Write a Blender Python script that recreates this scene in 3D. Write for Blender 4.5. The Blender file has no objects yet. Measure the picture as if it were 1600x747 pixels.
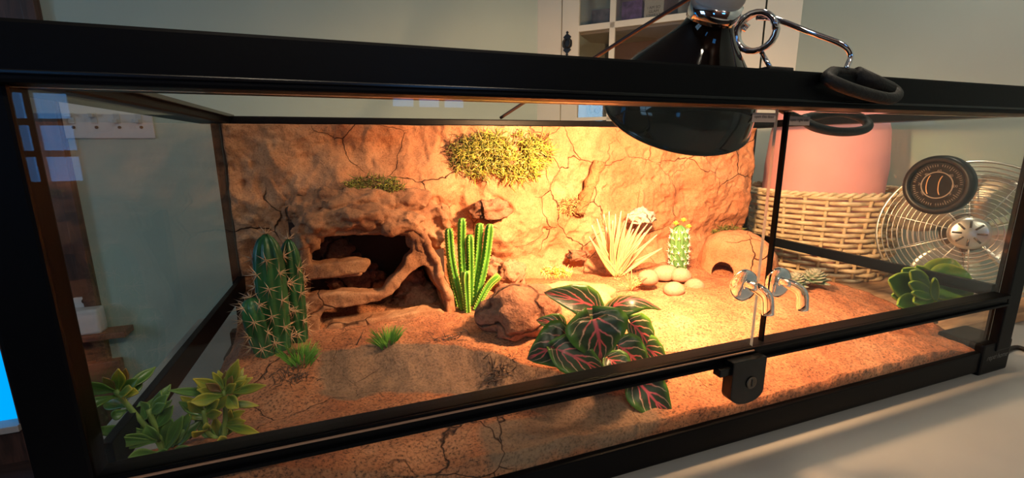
import bpy, bmesh, math, random
from mathutils import Vector, Matrix, noise
PI = math.pi
S = bpy.context.scene
COL = S.collection

# ------------------------------------------------------------------ camera
F_PX = 699.5
CAM = Vector((0.20107, -0.39517, 0.38899))
RX = Vector((0.94097187, -0.33842703, -0.00625234))
UX = Vector((0.07490351, 0.19017912, 0.97888782))
FX = Vector((0.33009303, 0.92157422, -0.20430258))
cd = bpy.data.cameras.new('camera'); cam = bpy.data.objects.new('camera', cd); COL.objects.link(cam)
cd.sensor_width = 36; cd.lens = F_PX / 1600 * 36; cd.clip_start = 0.01
cam.matrix_world = Matrix(((RX.x, UX.x, -FX.x, CAM.x), (RX.y, UX.y, -FX.y, CAM.y), (RX.z, UX.z, -FX.z, CAM.z), (0, 0, 0, 1)))
S.camera = cam

def at(u, v, x=None, y=None, z=None):
    """the point at a known distance (plane x, y or z) seen at a photo pixel"""
    d = FX + RX * ((u - 800) / F_PX) - UX * ((v - 373.5) / F_PX)
    t = (x - CAM.x) / d.x if x is not None else (y - CAM.y) / d.y if y is not None else (z - CAM.z) / d.z
    return CAM + d * t

# ------------------------------------------------------------------ world, lights, exposure
w = bpy.data.worlds.new('world'); S.world = w; w.use_nodes = True
w.node_tree.nodes['Background'].inputs[0].default_value = (0.55, 0.62, 0.65, 1)
w.node_tree.nodes['Background'].inputs[1].default_value = 0.35
S.view_settings.view_transform = 'Standard'; S.view_settings.look = 'None'
S.view_settings.exposure = 0.0; S.view_settings.gamma = 1; S.view_settings.use_curve_mapping = False
BASK_W = 74.0       # basking bulb
BASK_COL = (1.0, 0.55, 0.27)
CEIL_E = 90.0       # ceiling lamps, emission
WIN_E = 6.0         # windows, emission

# ------------------------------------------------------------------ materials
MATS = {}
def newmat(name):
    m = bpy.data.materials.new(name); m.use_nodes = True; MATS[name] = m
    nt = m.node_tree; nt.nodes.clear()
    out = nt.nodes.new('ShaderNodeOutputMaterial')
    return m, nt, out
def N(nt, t, **kw):
    n = nt.nodes.new('ShaderNode' + t)
    for k, v in kw.items():
        if k.startswith('i_'): n.inputs[k[2:].replace('_', ' ')].default_value = v
        else: setattr(n, k, v)
    return n
def L(nt, a, b): nt.links.new(a, b)
def c4(c): return (c[0], c[1], c[2], 1) if len(c) == 3 else c
def ramp(nt, fac, stops):
    r = nt.nodes.new('ShaderNodeValToRGB'); e = r.color_ramp.elements
    while len(e) > 1: e.remove(e[0])
    e[0].position = stops[0][0]; e[0].color = c4(stops[0][1])
    for p, c in stops[1:]:
        k = e.new(p); k.color = c4(c)
    L(nt, fac, r.inputs[0]); return r.outputs[0]
def mix(nt, f, a, b, mode='MIX'):
    m = nt.nodes.new('ShaderNodeMix'); m.data_type = 'RGBA'; m.blend_type = mode
    for sock, v in ((m.inputs[0], f), (m.inputs[6], a), (m.inputs[7], b)):
        if isinstance(v, bpy.types.NodeSocket): L(nt, v, sock)
        elif isinstance(v, (int, float)): sock.default_value = v
        else: sock.default_value = c4(v)
    return m.outputs[2]
def math_(nt, op, a, b=None, clamp=False):
    m = nt.nodes.new('ShaderNodeMath'); m.operation = op; m.use_clamp = clamp
    for i, v in ((0, a), (1, b)):
        if v is None: continue
        if isinstance(v, bpy.types.NodeSocket): L(nt, v, m.inputs[i])
        else: m.inputs[i].default_value = v
    return m.outputs[0]
def simple(name, col, rough=0.6, metal=0.0, bump=0, bscale=60, var=0.0, vscale=20, coat=0, spec=0.5, emit=None, es=1, sss=0, trans=0):
    m, nt, out = newmat(name)
    b = N(nt, 'BsdfPrincipled'); L(nt, b.outputs[0], out.inputs[0])
    b.inputs['Base Color'].default_value = c4(col); b.inputs['Roughness'].default_value = rough
    b.inputs['Metallic'].default_value = metal; b.inputs['Coat Weight'].default_value = coat
    b.inputs['Specular IOR Level'].default_value = spec
    tc = N(nt, 'TexCoord')
    if trans: b.inputs['Transmission Weight'].default_value = trans
    if sss: b.inputs['Subsurface Weight'].default_value = sss; b.inputs['Subsurface Scale'].default_value = 0.01
    if emit: b.inputs['Emission Color'].default_value = c4(emit); b.inputs['Emission Strength'].default_value = es
    if var:
        n = N(nt, 'TexNoise', i_Scale=vscale, i_Detail=6.0); L(nt, tc.outputs['Object'], n.inputs['Vector'])
        c = ramp(nt, n.outputs[0], [(0.3, tuple(x * (1 - var) for x in col[:3])), (0.7, tuple(min(1, x * (1 + var)) for x in col[:3]))])
        L(nt, c, b.inputs['Base Color'])
    if bump:
        n = N(nt, 'TexNoise', i_Scale=bscale, i_Detail=5.0); L(nt, tc.outputs['Object'], n.inputs['Vector'])
        bp = N(nt, 'Bump', i_Strength=bump, i_Distance=0.004); L(nt, n.outputs[0], bp.inputs['Height']); L(nt, bp.outputs[0], b.inputs['Normal'])
    return m
def earth(name, cols, zone=None, grain=420, crack=7.0, crackw=0.012, crackmask=0.5, bump=0.6, rough=0.9, lump=28, grainamt=0.35):
    """sand coated clay: mottled colour, fine grain and shrinkage cracks"""
    m, nt, out = newmat(name)
    b = N(nt, 'BsdfPrincipled', i_Roughness=rough); b.inputs['Specular IOR Level'].default_value = 0.25
    L(nt, b.outputs[0], out.inputs[0])
    geo = N(nt, 'NewGeometry'); P = geo.outputs['Position']
    n1 = N(nt, 'TexNoise', i_Scale=9.0, i_Detail=8.0, i_Roughness=0.65); L(nt, P, n1.inputs['Vector'])
    n2 = N(nt, 'TexNoise', i_Scale=float(grain), i_Detail=3.0, i_Roughness=0.7); L(nt, P, n2.inputs['Vector'])
    n3 = N(nt, 'TexNoise', i_Scale=float(lump), i_Detail=6.0); L(nt, P, n3.inputs['Vector'])
    base = ramp(nt, n1.outputs[0], [(0.3, cols[0]), (0.5, cols[1]), (0.72, cols[2])])
    g = ramp(nt, n2.outputs[0], [(0.33, (1 - grainamt,) * 3), (0.5, (1, 1, 1)), (0.68, (1 + grainamt * .35,) * 3)])
    col = mix(nt, 1.0, base, g, 'MULTIPLY')
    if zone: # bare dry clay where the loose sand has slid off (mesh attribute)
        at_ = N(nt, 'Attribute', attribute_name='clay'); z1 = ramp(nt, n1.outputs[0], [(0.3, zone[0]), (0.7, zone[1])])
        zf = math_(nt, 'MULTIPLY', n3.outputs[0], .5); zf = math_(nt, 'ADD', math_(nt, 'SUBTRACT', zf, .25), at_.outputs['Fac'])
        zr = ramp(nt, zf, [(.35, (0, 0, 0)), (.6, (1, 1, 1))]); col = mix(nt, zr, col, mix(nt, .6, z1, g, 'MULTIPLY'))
    # cracks
    nd = N(nt, 'TexNoise', i_Scale=18.0, i_Detail=3.0, i_Roughness=0.5); L(nt, P, nd.inputs['Vector'])
    vm = N(nt, 'VectorMath', operation='MULTIPLY_ADD'); L(nt, nd.outputs['Color'], vm.inputs[0]); vm.inputs[1].default_value = (.042, .042, .042); L(nt, P, vm.inputs[2])
    vo = N(nt, 'TexVoronoi', feature='DISTANCE_TO_EDGE', i_Scale=float(crack)); L(nt, vm.outputs[0], vo.inputs['Vector'])
    nm = N(nt, 'TexNoise', i_Scale=5.5, i_Detail=3.0); L(nt, P, nm.inputs['Vector'])
    mk = ramp(nt, nm.outputs[0], [(crackmask - .03, (0, 0, 0)), (crackmask + .1, (1, 1, 1))])
    line = ramp(nt, vo.outputs[0], [(0.0, (1, 1, 1)), (crackw * .5, (.8, .8, .8)), (crackw * 1.6, (0, 0, 0))])
    cf = mix(nt, 1.0, line, mk, 'MULTIPLY')
    cm = mix(nt, cf, col, tuple(x * .16 for x in cols[0]))
    L(nt, cm, b.inputs['Base Color'])
    h = math_(nt, 'MULTIPLY', n2.outputs[0], 0.22)
    h = math_(nt, 'ADD', h, math_(nt, 'MULTIPLY', n3.outputs[0], 1.1))
    h = math_(nt, 'SUBTRACT', h, math_(nt, 'MULTIPLY', cf, 1.0))
    bp = N(nt, 'Bump', i_Strength=bump, i_Distance=0.006); L(nt, h, bp.inputs['Height']); L(nt, bp.outputs[0], b.inputs['Normal'])
    return m
def thin_glass(name, tint=(0.96, 0.98, 0.97), refl=0.014):
    m, nt, out = newmat(name)
    tr = N(nt, 'BsdfTransparent'); tr.inputs[0].default_value = c4(tint)
    gl = N(nt, 'BsdfGlossy', i_Roughness=0.0); gl.inputs[0].default_value = (1, 1, 1, 1)
    lw = N(nt, 'LayerWeight', i_Blend=0.5)
    p = math_(nt, 'POWER', lw.outputs['Facing'], 4.0)
    f = math_(nt, 'ADD', math_(nt, 'MULTIPLY', p, 0.45), refl, clamp=True)
    mx = N(nt, 'MixShader'); L(nt, f, mx.inputs[0]); L(nt, tr.outputs[0], mx.inputs[1]); L(nt, gl.outputs[0], mx.inputs[2]); L(nt, mx.outputs[0], out.inputs[0])
    return m
def uvleaf(name, edge, mid, tip=None, vein=None, rough=0.4, trans=0.25, stripes=0, back=None):
    """leaf colour from its own uv: u along the leaf, v across (0.5 = midrib)"""
    m, nt, out = newmat(name)
    uv = N(nt, 'UVMap'); sp = N(nt, 'SeparateXYZ'); L(nt, uv.outputs[0], sp.inputs[0])
    U, V = sp.outputs[0], sp.outputs[1]
    a = math_(nt, 'ABSOLUTE', math_(nt, 'SUBTRACT', V, 0.5)); a = math_(nt, 'MULTIPLY', a, 2.0)
    tc = N(nt, 'TexCoord'); no = N(nt, 'TexNoise', i_Scale=90.0, i_Detail=4.0); L(nt, tc.outputs['Object'], no.inputs['Vector'])
    an = math_(nt, 'ADD', a, math_(nt, 'MULTIPLY', math_(nt, 'SUBTRACT', no.outputs[0], 0.5), 0.25))
    col = ramp(nt, an, [(0.0, mid), (0.65, mid), (0.92, edge)])
    if tip:
        tf = ramp(nt, U, [(0.45, (0, 0, 0)), (1.0, (1, 1, 1))]); col = mix(nt, tf, col, tip)
    if vein == 'caladium':
        # side veins run out and forward from the midrib
        ph = math_(nt, 'SUBTRACT', math_(nt, 'MULTIPLY', U, 30.0), math_(nt, 'MULTIPLY', a, 15.0))
        ph = math_(nt, 'ADD', ph, math_(nt, 'MULTIPLY', no.outputs[0], 5.0))
        s = math_(nt, 'SINE', ph); s = ramp(nt, s, [(0.62, (0, 0, 0)), (0.93, (1, 1, 1))])
        inner = ramp(nt, an, [(0.30, (1, 1, 1)), (0.55, (.25, .25, .25)), (0.86, (0, 0, 0))])
        col = mix(nt, mix(nt, 1.0, s, inner, 'MULTIPLY'), col, (0.80, 0.13, 0.13))
        thin = ramp(nt, math_(nt, 'SINE', ph), [(0.9, (0, 0, 0)), (1.0, (.8, .8, .8))])
        out2 = ramp(nt, a, [(0.3, (0, 0, 0)), (0.45, (1, 1, 1)), (0.82, (1, 1, 1)), (.9, (0, 0, 0))])
        col = mix(nt, mix(nt, 1.0, thin, out2, 'MULTIPLY'), col, (0.75, 0.62, 0.40))
        rib = ramp(nt, a, [(0.03, (1, 1, 1)), (0.09, (0, 0, 0))]); col = mix(nt, rib, col, (0.72, 0.10, 0.12))
    elif vein == 'midrib':
        rib = ramp(nt, a, [(0.03, (1, 1, 1)), (0.10, (0, 0, 0))]); col = mix(nt, rib, col, tuple(min(1, x * 1.7) for x in mid))
    if stripes:
        st = math_(nt, 'SINE', math_(nt, 'MULTIPLY', V, float(stripes))); st = ramp(nt, st, [(0.3, (0, 0, 0)), (0.7, (1, 1, 1))]); col = mix(nt, st, col, edge)
    if back:
        g = N(nt, 'NewGeometry'); col = mix(nt, g.outputs['Backfacing'], col, back)
    b = N(nt, 'BsdfPrincipled', i_Roughness=rough); L(nt, col, b.inputs['Base Color'])
    tl = N(nt, 'BsdfTranslucent'); L(nt, col, tl.inputs[0])
    mx = N(nt, 'MixShader', i_Fac=trans); L(nt, b.outputs[0], mx.inputs[1]); L(nt, tl.outputs[0], mx.inputs[2]); L(nt, mx.outputs[0], out.inputs[0])
    return m
def wood(name, a, b_, scale=(1, 12, 12), rough=0.45):
    m, nt, out = newmat(name)
    b = N(nt, 'BsdfPrincipled', i_Roughness=rough); L(nt, b.outputs[0], out.inputs[0])
    tc = N(nt, 'TexCoord'); mp = N(nt, 'Mapping'); mp.inputs['Scale'].default_value = scale; L(nt, tc.outputs['Object'], mp.inputs[0])
    n = N(nt, 'TexNoise', i_Scale=6.0, i_Detail=8.0, i_Distortion=0.6); L(nt, mp.outputs[0], n.inputs['Vector'])
    c = ramp(nt, n.outputs[0], [(0.3, a), (0.55, b_), (0.7, tuple(x * 1.15 for x in b_))]); L(nt, c, b.inputs['Base Color'])
    return m
def painted_sky(name):
    m, nt, out = newmat(name); e = N(nt, 'Emission'); e.inputs[0].default_value = (0.10, 0.42, 1.0, 1); e.inputs[1].default_value = WIN_E; L(nt, e.outputs[0], out.inputs[0]); return m

K_FRAME = simple('black_frame_plastic', (0.0018, 0.0018, 0.0025), 0.42, spec=.10, bump=.02, bscale=300)
K_FRAME2 = simple('black_track_plastic', (0.003, 0.003, 0.0035), 0.25, spec=.35)
K_RUBBER = simple('black_rubber', (0.008, 0.0065, 0.006), 0.6, spec=.3, bump=.25, bscale=220)
K_GLOSS = simple('black_enamel', (0.006, 0.003, 0.002), 0.05, spec=.35)
K_CHROME = simple('chrome', (0.75, 0.75, 0.78), 0.08, metal=1)
K_WHITEMET = simple('white_reflector', (0.85, 0.82, 0.75), 0.35)
K_CERAMIC = simple('grey_ceramic', (0.45, 0.42, 0.38), 0.45, var=.15, vscale=30)
K_GLASS = thin_glass('pane_glass')
K_GLASSE = simple('pane_edge', (0.75, 0.80, 0.72), 0.15, trans=.4)
K_ACRYL = simple('clear_acrylic', (1, 1, 1), 0.02, trans=1.0)
MATS['clear_acrylic'].node_tree.nodes['Principled BSDF'].inputs['IOR'].default_value = 1.38
K_BG = earth('clay_background', ((0.33, 0.115, 0.05), (0.45, 0.19, 0.09), (0.54, 0.28, 0.15)), grain=330, crack=8.5, crackw=.0055, crackmask=.46, bump=.9, lump=45)
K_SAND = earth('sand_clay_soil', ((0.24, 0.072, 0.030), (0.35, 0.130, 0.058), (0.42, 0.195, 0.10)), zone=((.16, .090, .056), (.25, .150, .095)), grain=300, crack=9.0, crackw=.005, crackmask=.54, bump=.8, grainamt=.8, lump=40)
K_CAVE = earth('cave_clay', ((0.22, 0.085, 0.042), (0.36, 0.165, 0.085), (0.52, 0.29, 0.16)), grain=380, crack=7.0, crackw=.010, crackmask=.50, bump=.7)
K_ROCK = earth('dark_rock', ((0.13, 0.050, 0.028), (0.27, 0.115, 0.065), (0.40, 0.20, 0.115)), grain=260, crack=13.0, crackw=.03, crackmask=.42, bump=1.0, lump=60)
K_PALEROCK = earth('pale_rock', ((0.35, 0.24, 0.18), (0.50, 0.38, 0.30), (0.62, 0.50, 0.42)), grain=260, crack=25.0, crackw=.03, crackmask=.5, bump=1.0, lump=80)
K_PEB = earth('pebble', ((0.26, 0.14, 0.085), (0.33, 0.19, 0.12), (0.38, 0.24, 0.16)), grain=300, crack=3.0, crackw=.003, crackmask=.9, bump=.25, grainamt=.2)
K_WALL = simple('sage_wall_paint', (0.41, 0.50, 0.45), 0.75, var=.05, vscale=2.5, bump=.05, bscale=300)
K_TABLE = simple('white_table_laminate', (0.30, 0.295, 0.28), 0.38, var=.06, vscale=6)
K_CAB = simple('white_cabinet_paint', (0.62, 0.62, 0.54), 0.5, var=.04, vscale=6)
K_DOORWOOD = wood('dark_stained_wood', (0.035, 0.016, 0.010), (0.085, 0.036, 0.024), (8, 8, 1))
K_REDWOOD = wood('red_brown_wood', (0.12, 0.04, 0.025), (0.20, 0.075, 0.05), (2, 8, 8))
K_BOARD = wood('golden_board_wood', (0.22, 0.10, 0.045), (0.48, 0.26, 0.13), (1.5, 12, 12))
K_FLOOR = wood('dark_floor_wood', (0.02, 0.010, 0.007), (0.05, 0.025, 0.018), (1, 10, 1))
K_PLATE = simple('switch_plate_plastic', (0.62, 0.60, 0.62), 0.35)
K_TOGGLE = simple('toggle_plastic', (0.50, 0.49, 0.50), 0.3)
K_IRON = simple('black_iron', (0.008, 0.008, 0.008), 0.35)
K_WICKER = simple('wicker', (0.66, 0.49, 0.30), 0.55, var=.28, vscale=45, bump=.4, bscale=150)
K_PINK = simple('pink_fleece', (0.85, 0.36, 0.35), 0.9, bump=.15, bscale=90, var=.06, vscale=10)
K_FANMET = simple('fan_metal', (0.62, 0.58, 0.50), 0.28, metal=.8)
K_FANDARK = simple('fan_dark_metal', (0.10, 0.08, 0.06), 0.35, metal=.6)
K_SKY = painted_sky('window_daylight')
K_SKY1 = painted_sky('window_daylight_left'); e_ = K_SKY1.node_tree.nodes['Emission']; e_.inputs[0].default_value = (0.0, .38, 1, 1); e_.inputs[1].default_value = 1.1

# ------------------------------------------------------------------ object helpers
def tag(o, label=None, cat=None, group=None, kind=None):
    if label: o['label'] = label
    if cat: o['category'] = cat
    if group: o['group'] = group
    if kind: o['kind'] = kind
    return o
def empty(name, loc, label=None, cat=None, group=None):
    o = bpy.data.objects.new(name, None); COL.objects.link(o); o.location = loc; o.empty_display_size = .02
    return tag(o, label, cat, group)
def mk(name, bm, mat, parent=None, smooth=True, origin=None):
    """link a bmesh given in world coordinates as ONE object"""
    me = bpy.data.meshes.new(name)
    root = parent
    while root is not None and root.parent is not None: root = root.parent
    if root is not None: off = Vector(root.location)
    elif origin is not None: off = Vector(origin)
    else: off = Vector((0, 0, 0))
    if off.length > 0: bmesh.ops.translate(bm, verts=bm.verts, vec=-off)
    bm.to_mesh(me); bm.free()
    o = bpy.data.objects.new(name, me); COL.objects.link(o)
    for m in (mat if isinstance(mat, (list, tuple)) else [mat]): me.materials.append(m)
    if smooth:
        me.polygons.foreach_set('use_smooth', [True] * len(me.polygons))
    if parent is not None: o.parent = parent
    elif origin is not None: o.location = off
    return o
def box(bm, x0, x1, y0, y1, z0, z1, bev=0.0, rot=None, pivot=None):
    b2 = bmesh.new()
    bmesh.ops.create_cube(b2, size=1)
    bmesh.ops.scale(b2, vec=(x1 - x0, y1 - y0, z1 - z0), verts=b2.verts)
    bmesh.ops.translate(b2, vec=((x0 + x1) / 2, (y0 + y1) / 2, (z0 + z1) / 2), verts=b2.verts)
    if bev: bmesh.ops.bevel(b2, geom=b2.edges[:], offset=bev, segments=2, affect='EDGES', profile=.7)
    if rot is not None:
        M = Matrix.Translation(pivot) @ rot.to_4x4() @ Matrix.Translation(-Vector(pivot)); bmesh.ops.transform(b2, matrix=M, verts=b2.verts)
    merge(bm, b2); return bm
def merge(bm, b2):
    me = bpy.data.meshes.new('tmp'); b2.to_mesh(me); b2.free(); bm.from_mesh(me); bpy.data.meshes.remove(me)
def frame_at(t, ref=None):
    t = t.normalized(); r = ref if ref is not None else Vector((0, 0, 1))
    if abs(t.dot(r)) > .95: r = Vector((1, 0, 0))
    s = t.cross(r).normalized(); n = s.cross(t).normalized(); return s, n
def tube(bm, pts, rad, seg=10, cap=True, closed=False):
    pts = [Vector(p) for p in pts]; n = len(pts)
    rads = rad if isinstance(rad, (list, tuple)) else [rad] * n
    rings = []; s = None
    for i, p in enumerate(pts):
        if closed: t = pts[(i + 1) % n] - pts[i - 1]
        else: t = pts[min(i + 1, n - 1)] - pts[max(i - 1, 0)]
        if t.length < 1e-9: t = Vector((0, 0, 1))
        t.normalize()
        if s is None: s, m = frame_at(t)
        else:
            s = (s - t * s.dot(t))
            if s.length < 1e-6: s, m = frame_at(t)
            s.normalize(); m = s.cross(t)
        rings.append([bm.verts.new(p + (s * math.cos(a) + m * math.sin(a)) * rads[i]) for a in [2 * PI * k / seg for k in range(seg)]])
    rng = range(n if closed else n - 1)
    for i in rng:
        A, B = rings[i], rings[(i + 1) % n]
        for k in range(seg): bm.faces.new((A[k], A[(k + 1) % seg], B[(k + 1) % seg], B[k]))
    if cap and not closed:
        bm.faces.new(rings[0][::-1]); bm.faces.new(rings[-1])
    return bm
def spline(pts, n=8):
    """Catmull-Rom through points"""
    P = [Vector(p) for p in pts]; P = [P[0] * 2 - P[1]] + P + [P[-1] * 2 - P[-2]]; o = []
    for i in range(1, len(P) - 2):
        for k in range(n):
            t = k / n; a, b, c, d = P[i - 1], P[i], P[i + 1], P[i + 2]
            o.append(.5 * ((2 * b) + (c - a) * t + (2 * a - 5 * b + 4 * c - d) * t * t + (3 * b - a - 3 * c + d) * t ** 3))
    o.append(P[-2].copy()); return o
def lathe(bm, prof, origin, axis=(0, 0, 1), seg=48, ribs=0, rib=0.0):
    """prof = [(r, h)], h measured along the axis"""
    ax = Vector(axis).normalized(); s, n = frame_at(ax); o = Vector(origin); rings = []
    for r, h in prof:
        if r < 1e-6: rings.append([bm.verts.new(o + ax * h)]); continue
        rings.append([bm.verts.new(o + ax * h + (s * math.cos(a) + n * math.sin(a)) * r * (1 + rib * math.cos(ribs * a) if ribs else 1)) for a in [2 * PI * k / seg for k in range(seg)]])
    for A, B in zip(rings, rings[1:]):
        if len(A) == 1 and len(B) == 1: continue
        for k in range(seg):
            k2 = (k + 1) % seg
            if len(A) == 1: bm.faces.new((A[0], B[k2], B[k]))
            elif len(B) == 1: bm.faces.new((A[k], A[k2], B[0]))
            else: bm.faces.new((A[k], A[k2], B[k2], B[k]))
    return bm
def ribbed(bm, path, radii, ribs, depth, seg=48, bump=0, bumps=0):
    """ribbed cactus column along a path"""
    s = None; rings = []; n = len(path)
    for i, p in enumerate(path):
        t = (path[min(i + 1, n - 1)] - path[max(i - 1, 0)]).normalized()
        if s is None: s, m = frame_at(t)
        s = (s - t * s.dot(t)).normalized(); m = s.cross(t)
        ring = []
        for k in range(seg):
            a = 2 * PI * k / seg; c = math.cos(ribs * a)
            r = radii[i] * (1 + depth * (abs(c + 1) / 2) ** .7 * 2 - depth)
            if bumps and c > .5: r *= 1 + bump * max(0, math.sin(i / n * bumps * 2 * PI))
            ring.append(bm.verts.new(p + (s * math.cos(a) + m * math.sin(a)) * r))
        rings.append(ring)
    for A, B in zip(rings, rings[1:]):
        for k in range(seg): bm.faces.new((A[k], A[(k + 1) % seg], B[(k + 1) % seg], B[k]))
    bm.faces.new(rings[0][::-1]); bm.faces.new(rings[-1]); return bm
def spine(bm, p, d, ln, r=.0005):
    d = Vector(d).normalized(); s, n = frame_at(d); p = Vector(p)
    base = [bm.verts.new(p + (s * math.cos(a) + n * math.sin(a)) * r) for a in (0, 2 * PI / 3, 4 * PI / 3)]
    tip = bm.verts.new(p + d * ln)
    for k in range(3): bm.faces.new((base[k], base[(k + 1) % 3], tip))
def leaf(bm, path, widths, normal, cup=0.2, nx=6, wave=0.0):
    """leaf blade on a centre line; uv u along, v across"""
    uvl = bm.loops.layers.uv.verify(); rows = []; n = len(path)
    for i, p in enumerate(path):
        t = (path[min(i + 1, n - 1)] - path[max(i - 1, 0)]).normalized()
        s = t.cross(normal)
        if s.length < 1e-5: s = t.cross(Vector((1, 0, 0)))
        s.normalize(); nn = s.cross(t).normalized(); wd = widths[i]
        row = []
        for j in range(nx + 1):
            q = 2 * j / nx - 1
            row.append(bm.verts.new(Vector(p) + s * q * wd + nn * (cup * wd * q * q + wave * wd * math.sin(i * 1.3 + q * 3) * abs(q))))
        rows.append(row)
    for i in range(n - 1):
        for j in range(nx):
            f = bm.faces.new((rows[i][j], rows[i][j + 1], rows[i + 1][j + 1], rows[i + 1][j]))
            for lp, (a, b) in zip(f.loops, ((i, j), (i, j + 1), (i + 1, j + 1), (i + 1, j))): lp[uvl].uv = (a / (n - 1), b / nx)
    return bm
def bend(p0, p1, normal, arch, n=14):
    p0, p1, normal = Vector(p0), Vector(p1), Vector(normal)
    return [p0.lerp(p1, t) + normal * arch * math.sin(PI * t) for t in [k / n for k in range(n + 1)]]
def rock(bm, c, size, seed=0, amp=.25, fr=1.6, sub=4, flat=0.0, ridges=0.0):
    b2 = bmesh.new(); bmesh.ops.create_icosphere(b2, subdivisions=sub, radius=1)
    off = Vector((seed * 7.3, seed * 3.1, seed * 1.7))
    for v in b2.verts:
        d = v.co.normalized(); k = 1 + amp * noise.noise(d * fr + off) + amp * .5 * noise.noise(d * fr * 2.7 + off) + amp * .25 * noise.noise(d * fr * 6 + off)
        if ridges: k += ridges * (1 - abs(noise.noise(d * fr * 1.8 - off)) * 3)
        q = d * k
        if flat and q.z < -flat: q.z = -flat
        v.co = Vector((q.x * size[0], q.y * size[1], q.z * size[2])) + Vector(c)
    merge(bm, b2); return bm
def sm(a, b, x):
    t = max(0, min(1, (x - a) / (b - a))); return t * t * (3 - 2 * t)
def text(name, body, size, loc, rot, mat, parent=None, extrude=.0002, align='CENTER', shear=0):
    cu = bpy.data.curves.new(name, 'FONT'); cu.body = body; cu.size = size; cu.extrude = extrude; cu.align_x = align; cu.align_y = 'CENTER'; cu.shear = shear
    o = bpy.data.objects.new(name + '_c', cu); COL.objects.link(o)
    bpy.context.view_layer.update()
    me = bpy.data.meshes.new_from_object(o.evaluated_get(bpy.context.evaluated_depsgraph_get()))
    bpy.data.objects.remove(o); me.materials.clear(); me.materials.append(mat)
    M = Matrix.Translation(Vector(loc)) @ rot.to_4x4(); me.transform(M)
    t = bpy.data.objects.new(name, me); COL.objects.link(t)
    if parent:
        root = parent
        while root.parent: root = root.parent
        me.transform(Matrix.Translation(-Vector(root.location))); t.parent = parent
    return t
def euler(x, y, z): 
    from mathutils import Euler
    return Euler((x, y, z)).to_matrix()

# ================================================================== THE ROOM
YB = 1.60; XR = 1.765; XL = -2.2; YF = -2.4; ZF = -0.75; ZC = 1.75
def struct(name, bm, mat): o = mk(name, bm, mat, smooth=False); o['kind'] = 'structure'; return o
bm = bmesh.new(); box(bm, -0.80, XR + .1, YB, YB + .08, ZF, ZC); struct('wall_back', bm, K_WALL)
bm = bmesh.new(); box(bm, XR, XR + .08, YF, YB, ZF, ZC); struct('wall_right', bm, K_WALL)
bm = bmesh.new(); box(bm, XL - .08, XL, YF, YB, ZF, ZC); struct('wall_left', bm, K_DOORWOOD)
bm = bmesh.new(); box(bm, XL, XR, YF - .08, YF, ZF, ZC); struct('wall_front', bm, K_DOORWOOD)
bm = bmesh.new(); box(bm, XL, XR, YF, YB + .08, ZF - .05, ZF); struct('floor', bm, K_FLOOR)
bm = bmesh.new(); box(bm, XL, XR, YF, YB + .08, ZC, ZC + .05); struct('ceiling', bm, simple('ceiling_paint', (.5, .5, .47), .8))

# dark wooden door at the left of the back wall, with a ledge, and the bright window beside it
d1 = empty('door_1', (-.86, YB, ZF)); d1['kind'] = 'structure'
bm = bmesh.new(); box(bm, -1.00, -.70, YB - .015, YB + .06, ZF, ZC, .004); mk('door_panel', bm, K_DOORWOOD, d1, False)
bm = bmesh.new(); box(bm, -.735, -.70, YB - .035, YB - .015, ZF, ZC, .003); mk('door_casing', bm, K_DOORWOOD, d1, False)
bm = bmesh.new(); box(bm, -.93, -.61, YB - .09, YB - .015, -.285, -.262, .004); mk('ledge', bm, K_REDWOOD, d1, False)
bm = bmesh.new(); box(bm, -.93, -.66, YB - .05, YB - .015, -.52, -.385, .006); mk('lower_panel', bm, K_REDWOOD, d1, False)
w1 = empty('window_1', (-1.3, YB, -.60)); w1['kind'] = 'structure'
bm = bmesh.new(); box(bm, -1.62, -1.0, YB + .03, YB + .04, -.59, .62); mk('pane', bm, K_SKY1, w1, False)
bm = bmesh.new(); box(bm, -1.64, -.995, YB - .03, YB + .05, -.615, -.59, .003); mk('sill', bm, simple('pale_sill', (.45, .4, .38), .5), w1, False)
bm = bmesh.new()
box(bm, -1.66, -1.62, YB - .01, YB + .05, -.615, .66); box(bm, -1.66, -.995, YB - .01, YB + .05, .62, .66)
mk('frame', bm, K_DOORWOOD, w1, False)
bm = bmesh.new(); box(bm, XL, -1.66, YB, YB + .08, ZF, ZC); box(bm, -1.66, -1.0, YB, YB + .08, ZF, -.615); box(bm, -1.66, -1.0, YB, YB + .08, .66, ZC)
struct('wall_back_left', bm, K_DOORWOOD)
# window in the wall behind the camera (mirrored in the door glass)
def window(n, x0, x1, z0, z1, cols=2, rows=2):
    r = empty('window_%d' % n, ((x0 + x1) / 2, YF, z0)); r['kind'] = 'structure'
    bm = bmesh.new(); box(bm, x0, x1, YF + .002, YF + .006, z0, z1); mk('pane', bm, K_SKY, r, False)
    bm = bmesh.new()
    for k in range(cols + 1):
        x = x0 + (x1 - x0) * k / cols; box(bm, x - .015, x + .015, YF, YF + .03, z0 - .015, z1 + .015)
    for k in range(rows + 1):
        z = z0 + (z1 - z0) * k / rows; box(bm, x0, x1, YF, YF + .03, z - .015, z + .015)
    mk('frame', bm, K_DOORWOOD, r, False)
window(2, -1.32, -1.00, .22, .80, 2, 4)
window(3, .45, .90, .60, .95, 3, 1)
w4 = empty('window_4', (XL, -.2, .1)); w4['kind'] = 'structure'
K_SKY4 = painted_sky('window_daylight_cool'); e_ = K_SKY4.node_tree.nodes['Emission']; e_.inputs[0].default_value = (.42, .70, 1, 1); e_.inputs[1].default_value = 4.0
bm = bmesh.new(); box(bm, XL + .002, XL + .006, -.7, .3, .1, 1.2); mk('pane', bm, K_SKY4, w4, False)
bm = bmesh.new()
for y in (-.7, -.2, .3): box(bm, XL, XL + .03, y - .02, y + .02, .08, 1.22)
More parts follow.
